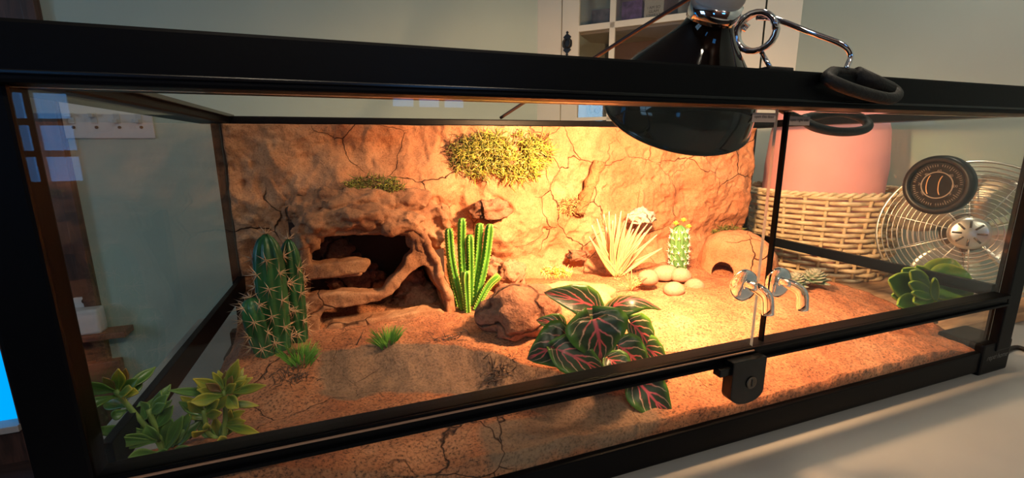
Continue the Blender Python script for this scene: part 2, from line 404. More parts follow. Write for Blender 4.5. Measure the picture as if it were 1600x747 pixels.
for z in (.1, .65, 1.2): box(bm, XL, XL + .03, -.7, .3, z - .02, z + .02)
mk('frame', bm, K_DOORWOOD, w4, False)
# ceiling lamps
for i, (x, y) in enumerate(((-.2, -2.0), (.9, -2.0), (1.15, .03))):
    r = empty('ceiling_lamp', (x, y, ZC), ('round white ceiling lamp nearer the window wall side', 'round white ceiling lamp nearer the cabinet side', 'round white ceiling lamp straight above the terrarium')[i], 'lamp')
    bm = bmesh.new(); lathe(bm, [(0, -.012), (.135 if i < 2 else .10, -.012), (.135 if i < 2 else .10, -.004)], (x, y, ZC)); mk('diffuser', bm, simple('lamp_glow%d' % i, (1, 1, 1), .5, emit=(1, .86, .66), es=CEIL_E * (1, 1, 1.3)[i]), r)
    bm = bmesh.new(); lathe(bm, [(.137 if i < 2 else .102, -.016), (.16 if i < 2 else .125, -.014), (.165 if i < 2 else .13, 0)], (x, y, ZC)); mk('trim_ring', bm, K_WHITEMET, r)

# table
bm = bmesh.new(); box(bm, -.155, XR - .005, -.62, .775, -.03, 0, .004)
mk('tabletop', bm, K_TABLE, empty('table', (.8, .08, ZF), 'white laminate table under the glass terrarium', 'table'), False)
tb = bpy.data.objects['table']
for (x, y) in ((-.10, -.55), (1.68, -.55), (-.10, .70), (1.68, .70)):
    bm = bmesh.new(); box(bm, x - .025, x + .025, y - .025, y + .025, ZF, -.03, .003); mk('leg', bm, K_TABLE, tb, False)

# ---------------- corner cabinet (front face runs at 45 degrees)
CA = Vector((1.044, 1.6, 0)); CU = Vector((.70710678, -.70710678, 0)); CN = Vector((-.70710678, -.70710678, 0))
def cp(t, z, d=0): p = CA + CU * t + CN * d; return Vector((p.x, p.y, z))
def cbox(bm, t0, t1, z0, z1, d0=0, d1=.02, bev=.0015):
    b2 = bmesh.new(); box(b2, t0, t1, d0, d1, z0, z1, bev)
    M = Matrix(((CU.x, CN.x, 0, CA.x), (CU.y, CN.y, 0, CA.y), (0, 0, 1, 0), (0, 0, 0, 1))); bmesh.ops.transform(b2, matrix=M, verts=b2.verts)
    bmesh.ops.reverse_faces(b2, faces=b2.faces); merge(bm, b2)
cab = empty('corner_cabinet', cp(.5, ZF, -.2), 'white painted corner cabinet with glazed door and black iron pull behind the terrarium', 'cabinet')
bm = bmesh.new()
cbox(bm, 0, .113, ZF, 1.5, -.02, .0); cbox(bm, .905, 1.017, ZF, 1.5, -.02, 0); cbox(bm, .116, .905, ZF, -.1, -.02, 0); cbox(bm, .70, .899, -.1, 1.5, -.02, 0)
mk('face_frame', bm, K_CAB, cab, False)
bm = bmesh.new(); cbox(bm, .19, .70, ZF + .01, 1.5, -.30, -.285); mk('back_panel', bm, simple('cabinet_inside', (.30, .22, .19), .6), cab, False)
for z in (.16, .50, .862):
    bm = bmesh.new(); cbox(bm, .19, .68, z, z + .012, -.28, -.03); mk('shelf', bm, K_CAB, cab, False)
dr = None
bm = bmesh.new()
cbox(bm, .119, .194, -.09, 1.4, -.015, .008); cbox(bm, .656, .70, -.09, 1.4, -.015, .008)
for z0, z1 in ((-.09, -.02), (.150, .178), (.495, .51), (.868, .893), (1.21, 1.235)): cbox(bm, .19, .66, z0, z1, -.012, .006)
cbox(bm, .327, .350, -.02, 1.4, -.012, .006)
door = mk('door', bm, K_CAB, cab, False)
bm = bmesh.new(); cbox(bm, .192, .658, -.02, 1.38, -.006, -.003, 0); mk('pane', bm, thin_glass('cabinet_glass', (.85, .83, .8), .10), door, False)
# iron pull: back plate with pointed ends and a drop ring
bm = bmesh.new(); kc = cp(.145, .824, .010)
prof = [(0, .052), (.006, .046), (.003, .040), (.010, .034), (.018, .027), (.013, .02), (.021, .012), (.022, 0)]
pts = [(a, b) for a, b in prof] + [(a, -b) for a, b in prof[::-1][1:]]; pts += [(-a, b) for a, b in pts[::-1][1:-1]]
vs = [bm.verts.new(kc + CU * a + Vector((0, 0, b))) for a, b in pts]; f = bm.faces.new(vs)
r_ = bmesh.ops.extrude_face_region(bm, geom=[f]); bmesh.ops.translate(bm, vec=CN * .004, verts=[v for v in r_['geom'] if isinstance(v, bmesh.types.BMVert)])
pl = mk('pull', bm, K_IRON, door, False)
bm = bmesh.new(); rp = [kc + CU * .015 * math.cos(a) + Vector((0, 0, .018 * math.sin(a))) + CN * .009 for a in [2 * PI * k / 24 for k in range(24)]]
tube(bm, rp, .0035, 8, closed=True); mk('pull_ring', bm, K_IRON, cab)
# things in the cabinet
def cthing(name, bm, mat, label, cat, t, z): o = mk(name, bm, mat, None, False, origin=cp(t, z, -.1)); return tag(o, label, cat)
bm = bmesh.new(); cbox(bm, .355, .440, .8745, .99, -.16, -.09); cthing('gift_bag', bm, simple('purple_foil', (.22, .12, .34), .25, var=.5, vscale=40), 'shiny purple box on the cabinet shelf beside the printed sign', 'box', .41, .874)
sg = empty('printed_sign', cp(.52, .8745, -.08), 'small white sign printed I AM SO GLAM I SWEAT GLITTER on the cabinet shelf', 'sign')
bm = bmesh.new(); cbox(bm, .452, .53, .8745, 1.0, -.085, -.075); mk('board', bm, simple('sign_white', (.62, .66, .60), .6), sg, False)
RC = Matrix((( CU.x, 0, CN.x), (CU.y, 0, CN.y), (0, 1, 0)))
text('lettering', 'I AM SO\nGLAM\nI SWEAT\nGLITTER', .0150, cp(.491, .926, -.0745), RC, K_IRON, sg)
bm = bmesh.new(); cbox(bm, .585, .625, .8745, .98, -.14, -.09); cthing('book', bm, simple('sign_grey', (.35, .40, .38), .6), 'pale grey narrow book on the cabinet shelf right of the printed sign', 'book', .6, .874)
bm = bmesh.new(); cbox(bm, .630, .655, .8745, .98, -.15, -.07); cthing('book', bm, simple('book_brown', (.22, .11, .06), .6), 'brown narrow book at the right end of the cabinet shelf', 'book', .64, .874)
bm = bmesh.new(); cbox(bm, .205, .315, .8745, .99, -.16, -.15); cthing('picture', bm, simple('etched_picture', (.22, .19, .18), .35, var=.6, vscale=25), 'dark grey framed picture in the left pane of the cabinet', 'picture', .26, .874)
gl = empty('glass_globe', cp(.255, .5125, -.12), 'clear glass globe with a purple stone inside on the lower cabinet shelf', 'ornament')
bm = bmesh.new(); lathe(bm, [(0, .002), (.025, .002), (.038, .015), (.048, .04), (.045, .065), (.03, .085), (.028, .09)], cp(.255, .5125, -.12)); mk('globe', bm, K_ACRYL, gl)
bm = bmesh.new(); rock(bm, cp(.255, .545, -.12), (.022, .022, .02), 3, .3, sub=3); mk('stone', bm, simple('purple_stone', (.12, .08, .35), .2), gl)

# switch plate with four toggles
sp_ = empty('switch_plate', (-.605, YB, .40), 'white four-gang light switch plate on the sage wall left of the terrarium', 'switch')
pa = at(85, 205, y=YB); pb = at(244, 215, y=YB); zb = pb.z
bm = bmesh.new(); box(bm, pa.x - .01, pb.x, YB - .008, YB, zb - .003, zb + .155, .003); mk('plate', bm, K_PLATE, sp_, False)
for u in (111, 147, 183, 217):
    p = at(u, 185, y=YB - .008)
    bm = bmesh.new(); box(bm, p.x - .009, p.x + .009, YB - .012, YB - .008, p.z - .018, p.z + .018, .001); box(bm, p.x - .006, p.x + .006, YB - .034, YB - .010, p.z - .004 + (.008 if u < 150 else -.012), p.z + .008 + (.008 if u < 150 else -.012), .0015)
    mk('toggle', bm, K_TOGGLE, sp_, False)
    p2 = at(u + 4, 199, y=YB - .009); bm = bmesh.new(); lathe(bm, [(.005, 0), (.005, .002), (0, .003)], p2, (0, -1, 0), 16); mk('screw', bm, K_FANDARK, sp_)
# contact sensor on the ledge
p = at(135, 511, y=YB - .06)
cs = empty('contact_sensor', (p.x, YB - .055, -.262), 'small white plastic sensor block standing on the dark wooden ledge', 'sensor')
bm = bmesh.new(); box(bm, p.x - .055, p.x + .05, YB - .085, YB - .03, -.2615, -.170, .010); mk('body', bm, K_PLATE, cs)
bm = bmesh.new(); box(bm, p.x - .035, p.x + .025, YB - .03, YB - .018, -.2615, -.135, .003); mk('bracket', bm, K_PLATE, cs, False)
bm = bmesh.new(); lathe(bm, [(0, 0), (.009, 0), (.009, .003), (0, .003)], (p.x - .003, YB - .03, -.150), (0, -1, 0), 16); mk('screw', bm, K_IRON, cs)

# ================================================================== THE TERRARIUM
T = empty('glass_terrarium', (.6, .27, 0), 'long low glass terrarium with black plastic frame on the white table', 'terrarium')
W = 1.213; D = .545
def fb(name, *boxes, bev=.0025, mat=None):
    bm = bmesh.new()
    for b in boxes: box(bm, *b, bev)
    return mk(name, bm, mat or K_FRAME, T, False)
fb('base_frame', (-.038, W + .040, -.004, .010, .006, .042), (-.038, W + .04, D - .004, D + .02, .006, .042), (-.010, .004, -.002, D + .02, .006, .042), (W - .004, W + .014, -.002, D + .02, .006, .042), (-.02, W + .02, .004, D, .006, .014))
top = fb('top_frame', (-.042, W + .042, -.022, .022, .4285, .466), (-.042, W + .042, D - .006, D + .022, .430, .4435), (-.042, .008, 0, D, .430, .4445), (W - .006, W + .042, 0, D, .430, .447))
fb('top_rim', (-.035, W + .035, -.0235, -.0215, .4335, .4365), (.010, .016, .02, D, .440, .4455), bev=.0008, mat=K_FRAME2)
for i, (x0, x1, y0, y1) in enumerate(((-.032, .002, -.0105, .012), (W + .001, W + .040, -.0085, .012), (-.022, .002, D - .004, D + .02), (W - .002, W + .022, D - .004, D + .02))):
    fb('corner_post', (x0, x1, y0, y1, .04, .43))
for i, (x, y) in enumerate(((-.045, -.0065), (1.180, -.0065), (-.045, D - .04), (W - .04, D - .04))):
    ft = fb('foot', (x, x + .083, y, y + .065, 0, .056 if i < 2 else .008), bev=.004)
    if i == 1: foot = ft
text('logo', 'repti·home', .0135, (1.224, -.0069, .030), euler(PI / 2, 0, 0), simple('faded_print', (.10, .10, .09), .5), foot, .0001, shear=.3)
track = fb('door_track', (0, W, -.008, .012, .124, .1425), (0, W, -.012, -.008, .1365, .1425), (0, W, -.012, -.008, .124, .128), bev=.0015)
bm = bmesh.new(); box(bm, 0, .655, -.0135, -.012, .1385, .1402, .0003); mk('track_shine_strip', bm, simple('painted_track_shine', (.30, .17, .11), .3), T, False)  # warm brown strip paints a shine along the black track edge
fb('side_rail', (-.001, .007, .010, D, .132, .160), bev=.001); fb('side_rail', (W - .010, W, .010, D, .134, .155), bev=.001)
# glass panes
def pane(name, x0, x1, y0, y1, z0, z1, parent=T, bevmat=True):
    bm = bmesh.new(); box(bm, x0, x1, y0, y1, z0, z1)
    dims = (x1 - x0, y1 - y0, z1 - z0); th = dims.index(min(dims))
    for f in bm.faces:
        if abs(f.normal[th]) < .5: f.material_index = 1
    return mk(name, bm, [K_GLASS, K_GLASSE], parent, False)
pane('front_dam_glass', -.006, W + .004, .000, .004, .04, .124)
pane('left_glass', -.003, .001, .004, D, .04, .43); pane('right_glass', W - .001, W + .003, .004, D, .04, .43)
pane('back_glass', .002, W - .002, D, D + .004, .04, .43)
dl = pane('glass_door', -.008, .657, -.008, -.004, .140, .4275)
dd = pane('glass_door', .6805, W + .002, -.001, .003, .140, .4255)
bm = bmesh.new(); box(bm, .6795, .6825, -.002, .004, .142, .425); mk('edge_seal', bm, K_FRAME, dd, False)
# clear acrylic pull handles
for hd, hx, hz in ((dl, .6285, .226), (dd, .6925, .2205)):
    yy = -.0085 if hd is dl else -.0015
    bm = bmesh.new(); lathe(bm, [(0, 0), (.0185, 0), (.0195, .002), (.0185, .006), (.014, .0075), (0, .008)], (hx, yy, hz), (0, -1, 0), 40); mk('handle_disc', bm, K_ACRYL, hd)
    bm = bmesh.new(); pp = spline([(hx, yy - .008, hz + .002), (hx + .001, yy - .022, hz + .001), (hx + .004, yy - .032, hz - .006), (hx + .006, yy - .034, hz - .026)], 8); tube(bm, pp, .0064, 16); mk('handle_grip', bm, K_ACRYL, hd)
# stickers
K_ST = simple('clear_sticker', (.42, .30, .24), .4); K_STT = simple('sticker_print', (.02, .015, .015), .5)
for hd, cx, yy, cz, tx in ((dl, .6360, -.0083, .4175, 'open this door'), (dd, .6985, -.0013, .4150, 'open right side')):
    bm = bmesh.new(); box(bm, cx - .017, cx + .017, yy - .0003, yy, cz - .005, cz + .005); st = mk('sticker', bm, K_ST, hd, False)
    text('print', tx, .0048, (cx, yy - .0005, cz + .001), euler(PI / 2, 0, 0), K_STT, st, .00005)
# lock
bm = bmesh.new(); c0 = Vector((.6365, -.026, .110))
o2 = [(-.026, .026), (.026, .026), (.026, -.018)] + [(.026 * math.cos(a) * .98, -.018 - .014 * math.sin(a)) for a in [PI * k / 12 for k in range(1, 12)]] + [(-.026, -.018)]
f = bm.faces.new([bm.verts.new((c0.x + a, c0.y, c0.z + b)) for a, b in o2])
r_ = bmesh.ops.extrude_face_region(bm, geom=[f]); bmesh.ops.translate(bm, vec=(0, .0155, 0), verts=[v for v in r_['geom'] if isinstance(v, bmesh.types.BMVert)])
bmesh.ops.recalc_face_normals(bm, faces=bm.faces); box(bm, .595, .612, -.022, -.010, .118, .128, .001)
bmesh.ops.bevel(bm, geom=[e for e in bm.edges if e.calc_length() > .002], offset=.0008, segments=1, affect='EDGES')
lk = mk('lock', bm, K_FRAME2, T, False)
bm = bmesh.new(); lathe(bm, [(.007, 0), (.008, .001), (.007, .002), (.0055, .0015), (0, .0015)], (.640, -.026, .106), (0, -1, 0), 24); mk('lock_cylinder', bm, K_FANDARK, lk)
bm = bmesh.new(); box(bm, .6392, .6408, -.0282, -.0275, .1015, .1105); mk('keyhole', bm, K_IRON, lk, False)

# ================================================================== SOIL
def lip(x):
    pts = ((0, .22), (.045, .245), (.114, .268), (.231, .262), (.322, .222), (.377, .175), (.423, .12), (.50, .05), (1.2, 0))
    for (a, b), (c, d) in zip(pts, pts[1:]):
        if x <= c: return b + (d - b) * (x - a) / (c - a)
    return 0
ENT = at(1129, 428, y=.385)
def soil(x, y):
    hi = .100 + .006 * noise.noise(Vector((x * 7, y * 7, 1))) + .004 * sm(.3, .5, y)
    lo = .068 + .010 * noise.noise(Vector((x * 9, y * 9, 5)))
    ly = lip(x) + .012 * noise.noise(Vector((x * 25, 0, 3))); k = max(0, min(1, (y - ly + .060) / .060)) ** 1.25 if x < .5 else 1
    h = lo + (hi - lo) * k
    if x > .38: # ground falls towards the front glass
        q = sm(.38, .55, x); f = .056 + .008 * noise.noise(Vector((x * 6, 0, 9))); h = h * (1 - q) + q * (f + (hi - f) * sm(-.04, .24, y))
    h += .052 * sm(.27, .05, x) * sm(.17, .03, y)          # mound in the left front corner
    h -= .030 * sm(.035, .0, x) * sm(.12, .2, y) * sm(.46, .40, y)
    h -= .018 * sm(1.08, 1.2, x) + .012 * math.exp(-((x - ENT.x) ** 2 + (y - ENT.y) ** 2) / .002)
    h += .005 * noise.noise(Vector((x * 28, y * 28, 2))) + .0016 * noise.noise(Vector((x * 110, y * 110, 2)))
    # low bowl rim (hump) in the lower left
    h += .012 * math.exp(-((x - .10) / .05) ** 2 - ((y - .20) / .04) ** 2)
    if y < .02: h += .003 * noise.noise(Vector((x * 18, 3, 4)))
    return h
def GZ(x, y): return soil(x, y)
def ground(u, v, it=12):
    p = at(u, v, z=.1)
    for _ in range(it): p = at(u, v, z=soil(min(1.2, max(0, p.x)), min(.54, max(0, p.y))))
    return p
bm = bmesh.new(); nx, ny = 420, 190; grid = []
for j in range(ny + 1):
    row = []
    for i in range(nx + 1):
        x = .0015 + (W - .003) * i / nx; y = .0045 + (.538 - .0045) * j / ny; row.append(bm.verts.new((x, y, soil(x, y))))
    grid.append(row)
for j in range(ny):
    for i in range(nx): bm.faces.new((grid[j][i], grid[j][i + 1], grid[j + 1][i + 1], grid[j + 1][i]))
edge = grid[0] + [r[-1] for r in grid[1:]] + grid[-1][-2::-1] + [r[0] for r in grid[-2:0:-1]]
low = [bm.verts.new((v.co.x, v.co.y, .015)) for v in edge]
for k in range(len(edge)):
    k2 = (k + 1) % len(edge); bm.faces.new((edge[k2], edge[k], low[k], low[k2]))
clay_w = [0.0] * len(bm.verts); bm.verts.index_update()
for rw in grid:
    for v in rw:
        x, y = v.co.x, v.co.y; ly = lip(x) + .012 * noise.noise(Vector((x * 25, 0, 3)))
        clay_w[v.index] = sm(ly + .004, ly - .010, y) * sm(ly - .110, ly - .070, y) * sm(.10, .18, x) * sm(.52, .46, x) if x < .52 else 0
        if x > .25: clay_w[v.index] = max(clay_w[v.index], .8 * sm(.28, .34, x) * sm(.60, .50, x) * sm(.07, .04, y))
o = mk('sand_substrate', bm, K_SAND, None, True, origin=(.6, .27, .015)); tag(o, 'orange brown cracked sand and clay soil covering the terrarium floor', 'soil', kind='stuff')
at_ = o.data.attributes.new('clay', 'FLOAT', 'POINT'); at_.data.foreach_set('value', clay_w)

# ================================================================== BACKGROUND
def ybg(x, z):
    y = .512 - .016 * noise.noise(Vector((x * 6, z * 6, 3))) - .010 * noise.noise(Vector((x * 16, z * 16, 8))) - .004 * noise.noise(Vector((x * 45, z * 45, 8))) - .0022 * noise.noise(Vector((x * 120, z * 120, 8))) + .004 * max(0, noise.noise(Vector((x * 60, z * 60, 18))) - .25) * 3
    rg = 1 - abs(noise.noise(Vector((x * 11, z * 9, 21)))) * 2.2; y -= .010 * max(0, rg) * sm(.95, .6, x)
    y -= .0045 * (1 - abs(noise.noise(Vector((x * 26, z * 22, 31)))) * 2.5) * sm(1.0, .6, x)
    y -= .075 * math.exp(-((x - .25) / .14) ** 4) * sm(.40, .30, z) * sm(.25, .31, z)     # mass above the big cave
    y -= .05 * math.exp(-((x - .50) / .10) ** 2 - ((z - .22) / .07) ** 2)
    y -= .03 * sm(.16, .09, z) * sm(.3, .6, x)
    y -= .02 * sm(.98, 1.03, x + .28 * (z - .28)) * sm(.16, .22, z)      # raised slab at the right
    y += .025 * math.exp(-((x - .50) / .02) ** 2 - ((z - .265 + (x - .5) * .8) / .012) ** 2)
    return min(y, .538)
bm = bmesh.new(); nx, nz = 400, 130; grid = []; XBR = 1.18
for j in range(nz + 1):
    row = []
    for i in range(nx + 1):
        z = .07 + (.4285 - .07) * j / nz; x = .003 + (XBR - .003 + .006 * noise.noise(Vector((0, z * 30, 5)))) * i / nx
        row.append(bm.verts.new((x, ybg(x, z), z)))
    grid.append(row)
for j in range(nz):
    for i in range(nx): bm.faces.new((grid[j][i], grid[j][i + 1], grid[j + 1][i + 1], grid[j + 1][i]))
edge = grid[0] + [r[-1] for r in grid[1:]] + grid[-1][-2::-1] + [r[0] for r in grid[-2:0:-1]]
low = [bm.verts.new((v.co.x, .5425, v.co.z)) for v in edge]
for k in range(len(edge)):
    k2 = (k + 1) % len(edge); bm.faces.new((edge[k2], edge[k], low[k], low[k2]))
bm.faces.new(low)
BG = mk('rock_background', bm, K_BG, None, True, origin=(.6, .54, .07)); tag(BG, 'sand coated cracked clay rock wall lining the back of the terrarium', 'background')
exec_later = []

# ================================================================== BIG CAVE
def curve_solid(outlines, y0, y1, bevel=0.0):
    """filled 2D outlines (first outer, the rest holes), extruded in depth"""
    cu = bpy.data.curves.new('c', 'CURVE'); cu.dimensions = '2D'; cu.fill_mode = 'BOTH'; cu.extrude = (y1 - y0) / 2; cu.bevel_depth = bevel; cu.bevel_resolution = 2
    for pts in outlines:
        s = cu.splines.new('POLY'); s.points.add(len(pts) - 1); s.use_cyclic_u = True
        for q, (a, b) in zip(s.points, pts): q.co = (a, b, 0, 1)
    o = bpy.data.objects.new('c', cu); COL.objects.link(o); bpy.context.view_layer.update()
    me = bpy.data.meshes.new_from_object(o.evaluated_get(bpy.context.evaluated_depsgraph_get())); bpy.data.objects.remove(o)
    me.transform(Matrix(((1, 0, 0, 0), (0, 0, -1, (y0 + y1) / 2), (0, 1, 0, 0), (0, 0, 0, 1))))
    bm = bmesh.new(); bm.from_mesh(me); bpy.data.meshes.remove(me); return bm
def smooth2(pts, n=5):
    P = [Vector((a, b, 0)) for a, b in pts]; m = len(P); o = []
    for i in range(m):
        a, b, c, d = P[i - 1], P[i], P[(i + 1) % m], P[(i + 2) % m]
        for k in range(n):
            t = k / n; q = .5 * ((2 * b) + (c - a) * t + (2 * a - 5 * b + 4 * c - d) * t * t + (3 * b - a - 3 * c + d) * t ** 3); o.append((q.x, q.y))
    return o
def px(pts, Y): return [(lambda p: (p.x, p.z))(at(u, v, y=Y)) for u, v in pts]
def remeshed(o, vox, seed=0, disp=.004, iters=2):
    m = o.modifiers.new('r', 'REMESH'); m.mode = 'VOXEL'; m.voxel_size = vox; m.use_smooth_shade = True
    m = o.modifiers.new('s', 'SMOOTH'); m.iterations = iters; m.factor = .5
    t = bpy.data.textures.new('clouds%d' % seed, 'CLOUDS'); t.noise_scale = .03; t.noise_depth = 4
    m = o.modifiers.new('d', 'DISPLACE'); m.texture = t; m.texture_coords = 'GLOBAL'; m.strength = disp * 2; m.mid_level = .5
YC = .365
outer = [(458, 500), (462, 445), (466, 420), (474, 385), (480, 355), (500, 340), (560, 336), (630, 344), (652, 356), (668, 380), (684, 405), (690, 430), (703, 455), (708, 482), (698, 487), (688, 478), (668, 478), (600, 490), (520, 500), (500, 512), (480, 514)]
hole1 = [(484, 372), (497, 366), (550, 363), (600, 361), (636, 362), (645, 374), (646, 392), (636, 402), (632, 414), (622, 424), (608, 440), (600, 452), (588, 457), (560, 456), (520, 457), (492, 462), (480, 464), (472, 455), (474, 440), (486, 431), (510, 428), (545, 425), (570, 420), (576, 410), (566, 407), (530, 409), (500, 414), (484, 412), (481, 392)]
hole2 = [(504, 514), (503, 495), (510, 484), (530, 480), (560, 477), (592, 470), (612, 458), (628, 440), (640, 428), (660, 415), (668, 424), (676, 440), (688, 456), (694, 472), (694, 498), (640, 505), (560, 510)]
cave = empty('rock_cave', at(580, 500, y=YC), 'large clay rock hide with rounded openings and an inner shelf, left of the terrarium', 'hide')
bm = curve_solid([px(outer, YC), px(hole1, YC), px(hole2, YC)], YC - .010, YC + .014, .003)
o = mk('cave_front', bm, K_CAVE, cave); remeshed(o, .0022, 1, .0045, 1)
inner = [(475, 500), (478, 440), (484, 385), (500, 357), (560, 352), (632, 357), (655, 380), (672, 408), (678, 440), (690, 460), (694, 480), (600, 500)]
OUT2 = [(456, 545), (462, 445), (466, 420), (474, 385), (480, 355), (500, 340), (560, 336), (630, 344), (652, 356), (668, 380), (684, 405), (690, 430), (703, 455), (708, 482), (712, 545)]
inner = [(474, 540), (478, 440), (484, 385), (500, 357), (560, 352), (632, 357), (655, 380), (672, 408), (678, 440), (690, 460), (696, 500), (698, 540)]
bm = curve_solid([px(OUT2, YC), px(inner, YC)], YC + .008, .515)
o = mk('cave_shell', bm, K_CAVE, cave); remeshed(o, .003, 2, .006, 3)
# inner ledge running back from the shelf lip
bm = bmesh.new(); a = at(484, 418, y=YC + .05); b = at(560, 414, y=YC + .05); box(bm, a.x - .01, b.x + .005, YC + .005, YC + .13, b.z - .008, b.z + .004, .003)
o = mk('inner_shelf', bm, K_CAVE, cave); remeshed(o, .0028, 3, .004, 2)
# lumpy roof stones, grown together
bmr = bmesh.new()
for (u, v, y, s, sd) in ((505, 348, .372, (.034, .03, .020), 1), (560, 340, .368, (.048, .035, .022), 2), (620, 348, .372, (.042, .032, .02), 3), (478, 372, .375, (.02, .028, .026), 4), (652, 372, .378, (.018, .026, .03), 5), (545, 318, .415, (.075, .045, .028), 6), (630, 322, .43, (.055, .04, .032), 7), (672, 350, .45, (.035, .05, .05), 8), (485, 330, .43, (.035, .04, .03), 9)):
    rock(bmr, at(u, v, y=y), s, sd, .38, 1.9)
o = mk('roof_stones', bmr, K_CAVE, cave); remeshed(o, .0026, 6, .010, 2)
bm = bmesh.new(); box(bm, .09, .37, .488, .494, .09, .30, .002); mk('painted_shade_panel', bm, simple('cave_painted_shade', (.035, .015, .010), .9, bump=.5, bscale=40), cave, False)  # dark panel paints the black shade seen through the cave openings
# rocks inside
for (u, v, y, s, sd, lb) in ((655, 468, .43, (.045, .030, .028), 21, 'broad layered brown rock inside the big cave at the right foot of its arch'), (640, 440, .45, (.03, .025, .028), 22, 'brown rock stacked on the broad rock inside the big cave'), (560, 440, .47, (.05, .03, .03), 23, 'dark rock deep inside the big cave behind the middle opening'), (522, 395, .46, (.035, .03, .03), 24, 'grey green rock behind the upper left opening of the big cave')):
    bm = bmesh.new(); c = at(u, v, y=y); rock(bm, c, s, sd, .35, 2.0, ridges=.08); o = mk('cave_rock', bm, K_ROCK, None, True, origin=c); tag(o, lb, 'rock', 'rocks inside the big cave')
# jagged arch lip running down at the right
bm = bmesh.new(); pp = spline([at(640, 350, y=YC - .005), at(662, 368, y=YC - .012), at(672, 392, y=YC - .014), at(684, 410, y=YC - .014), at(688, 436, y=YC - .012), at(700, 460, y=YC - .01), at(704, 486, y=YC - .006)], 6)
tube(bm, pp, [.0068 + .0012 * math.sin(i * .9) + .001 * math.sin(i * 2.3) for i in range(len(pp))], 10); o = mk('arch_lip', bm, K_CAVE, cave); remeshed(o, .0024, 4, .003, 1)

# ================================================================== ROCKS
def stone(name, u, v, y, s, seed, mat, label, cat='rock', group=None, amp=.25, fr=1.6, ridges=0, dz=0, sub=4, flat=.6):
    c = at(u, v, y=y); c.z += dz
    bm = bmesh.new(); rock(bm, c, s, seed, amp, fr, sub, flat, ridges); o = mk(name, bm, mat, None, True, origin=c); return tag(o, label, cat, group)
stone('boulder', 815, 487, .235, (.066, .05, .046), 31, K_ROCK, 'dark brown cracked boulder left of the red veined foliage plant', amp=.22, ridges=.05)
stone('boulder', 885, 478, .27, (.100, .06, .036), 32, K_BG, 'broad pale sandy hump rising behind the red veined foliage plant', amp=.18)
stone('rock', 798, 430, .42, (.030, .025, .030), 33, K_ROCK, 'dark jagged rock right of the ribbed green cactus clump', amp=.4, ridges=.1)
stone('rock', 770, 424, .44, (.022, .02, .026), 34, K_ROCK, 'small dark rock directly behind the ribbed green cactus clump', amp=.4, ridges=.1)
stone('rock', 770, 330, .455, (.036, .022, .022), 35, K_ROCK, 'brown craggy rock set in the back wall below the big moss clump', amp=.45, ridges=.12)
stone('rock', 902, 400, .475, (.024, .018, .014), 36, K_ROCK, 'small rough rock against the back wall left of the spiky pink plant', amp=.4, ridges=.1)
stone('crystal_rock', 1003, 340, .465, (.030, .022, .020), 37, K_PALEROCK, 'white crystalline rock on the back wall above the spiky pink plant', amp=.5, ridges=.12)
for u, v, y, s, sd, lb in ((1013, 435, .335, (.021, .019, .018), 41, 'leftmost round pebble of the pebble heap'), (1040, 428, .375, (.030, .022, .019), 42, 'broad flat pebble at the back of the pebble heap'), (1064, 431, .35, (.023, .020, .017), 43, 'smooth pebble at the foot of the small spiny cactus'), (1053, 453, .305, (.023, .019, .016), 44, 'front pebble of the heap, nearest the glass'), (1085, 448, .325, (.021, .019, .018), 45, 'rightmost pebble of the heap with a dark flank')):
    stone('pebble', u, v, y, s, sd, K_PEB, lb, 'pebble', 'pebbles on the sand', amp=.1, fr=1.1, sub=3)

# small burrow mound at the right
MC = at(1148, 424, y=.42); MC.z = .085
mound = empty('burrow_mound', MC, 'rounded sandy burrow mound with a dark arched entrance at the right', 'hide')
ent = at(1129, 428, y=.385); ed = Vector((.72, .69, 0)); es_ = Vector((.69, -.72, 0))
bm = bmesh.new(); bmesh.ops.create_uvsphere(bm, u_segments=96, v_segments=48, radius=1)
for v in bm.verts:
    d = v.co.copy(); k = 1 + .10 * noise.noise(d * 1.5 + Vector((4, 2, 1))) + .03 * noise.noise(d * 7)
    v.co = Vector((d.x * .098, d.y * .088, max(-.25, d.z) * .100)) * k + MC
bmesh.ops.recalc_face_normals(bm, faces=bm.faces); o = mk('mound', bm, K_BG, mound)
bm = bmesh.new(); bmesh.ops.create_uvsphere(bm, u_segments=48, v_segments=24, radius=1)
for v in bm.verts: v.co = Vector((ent.x, ent.y, .097)) + es_ * v.co.x * .024 + ed * v.co.y * .06 + Vector((0, 0, v.co.z * .027))
c = mk('cutter', bm, K_BG); c.location = -MC; c.location = (0, 0, 0)
mb_ = o.modifiers.new('b', 'BOOLEAN'); mb_.operation = 'DIFFERENCE'; mb_.object = c; mb_.solver = 'EXACT'; bpy.context.view_layer.update()
me = bpy.data.meshes.new_from_object(o.evaluated_get(bpy.context.evaluated_depsgraph_get())); o.modifiers.clear(); o.data = me; bpy.data.objects.remove(c)

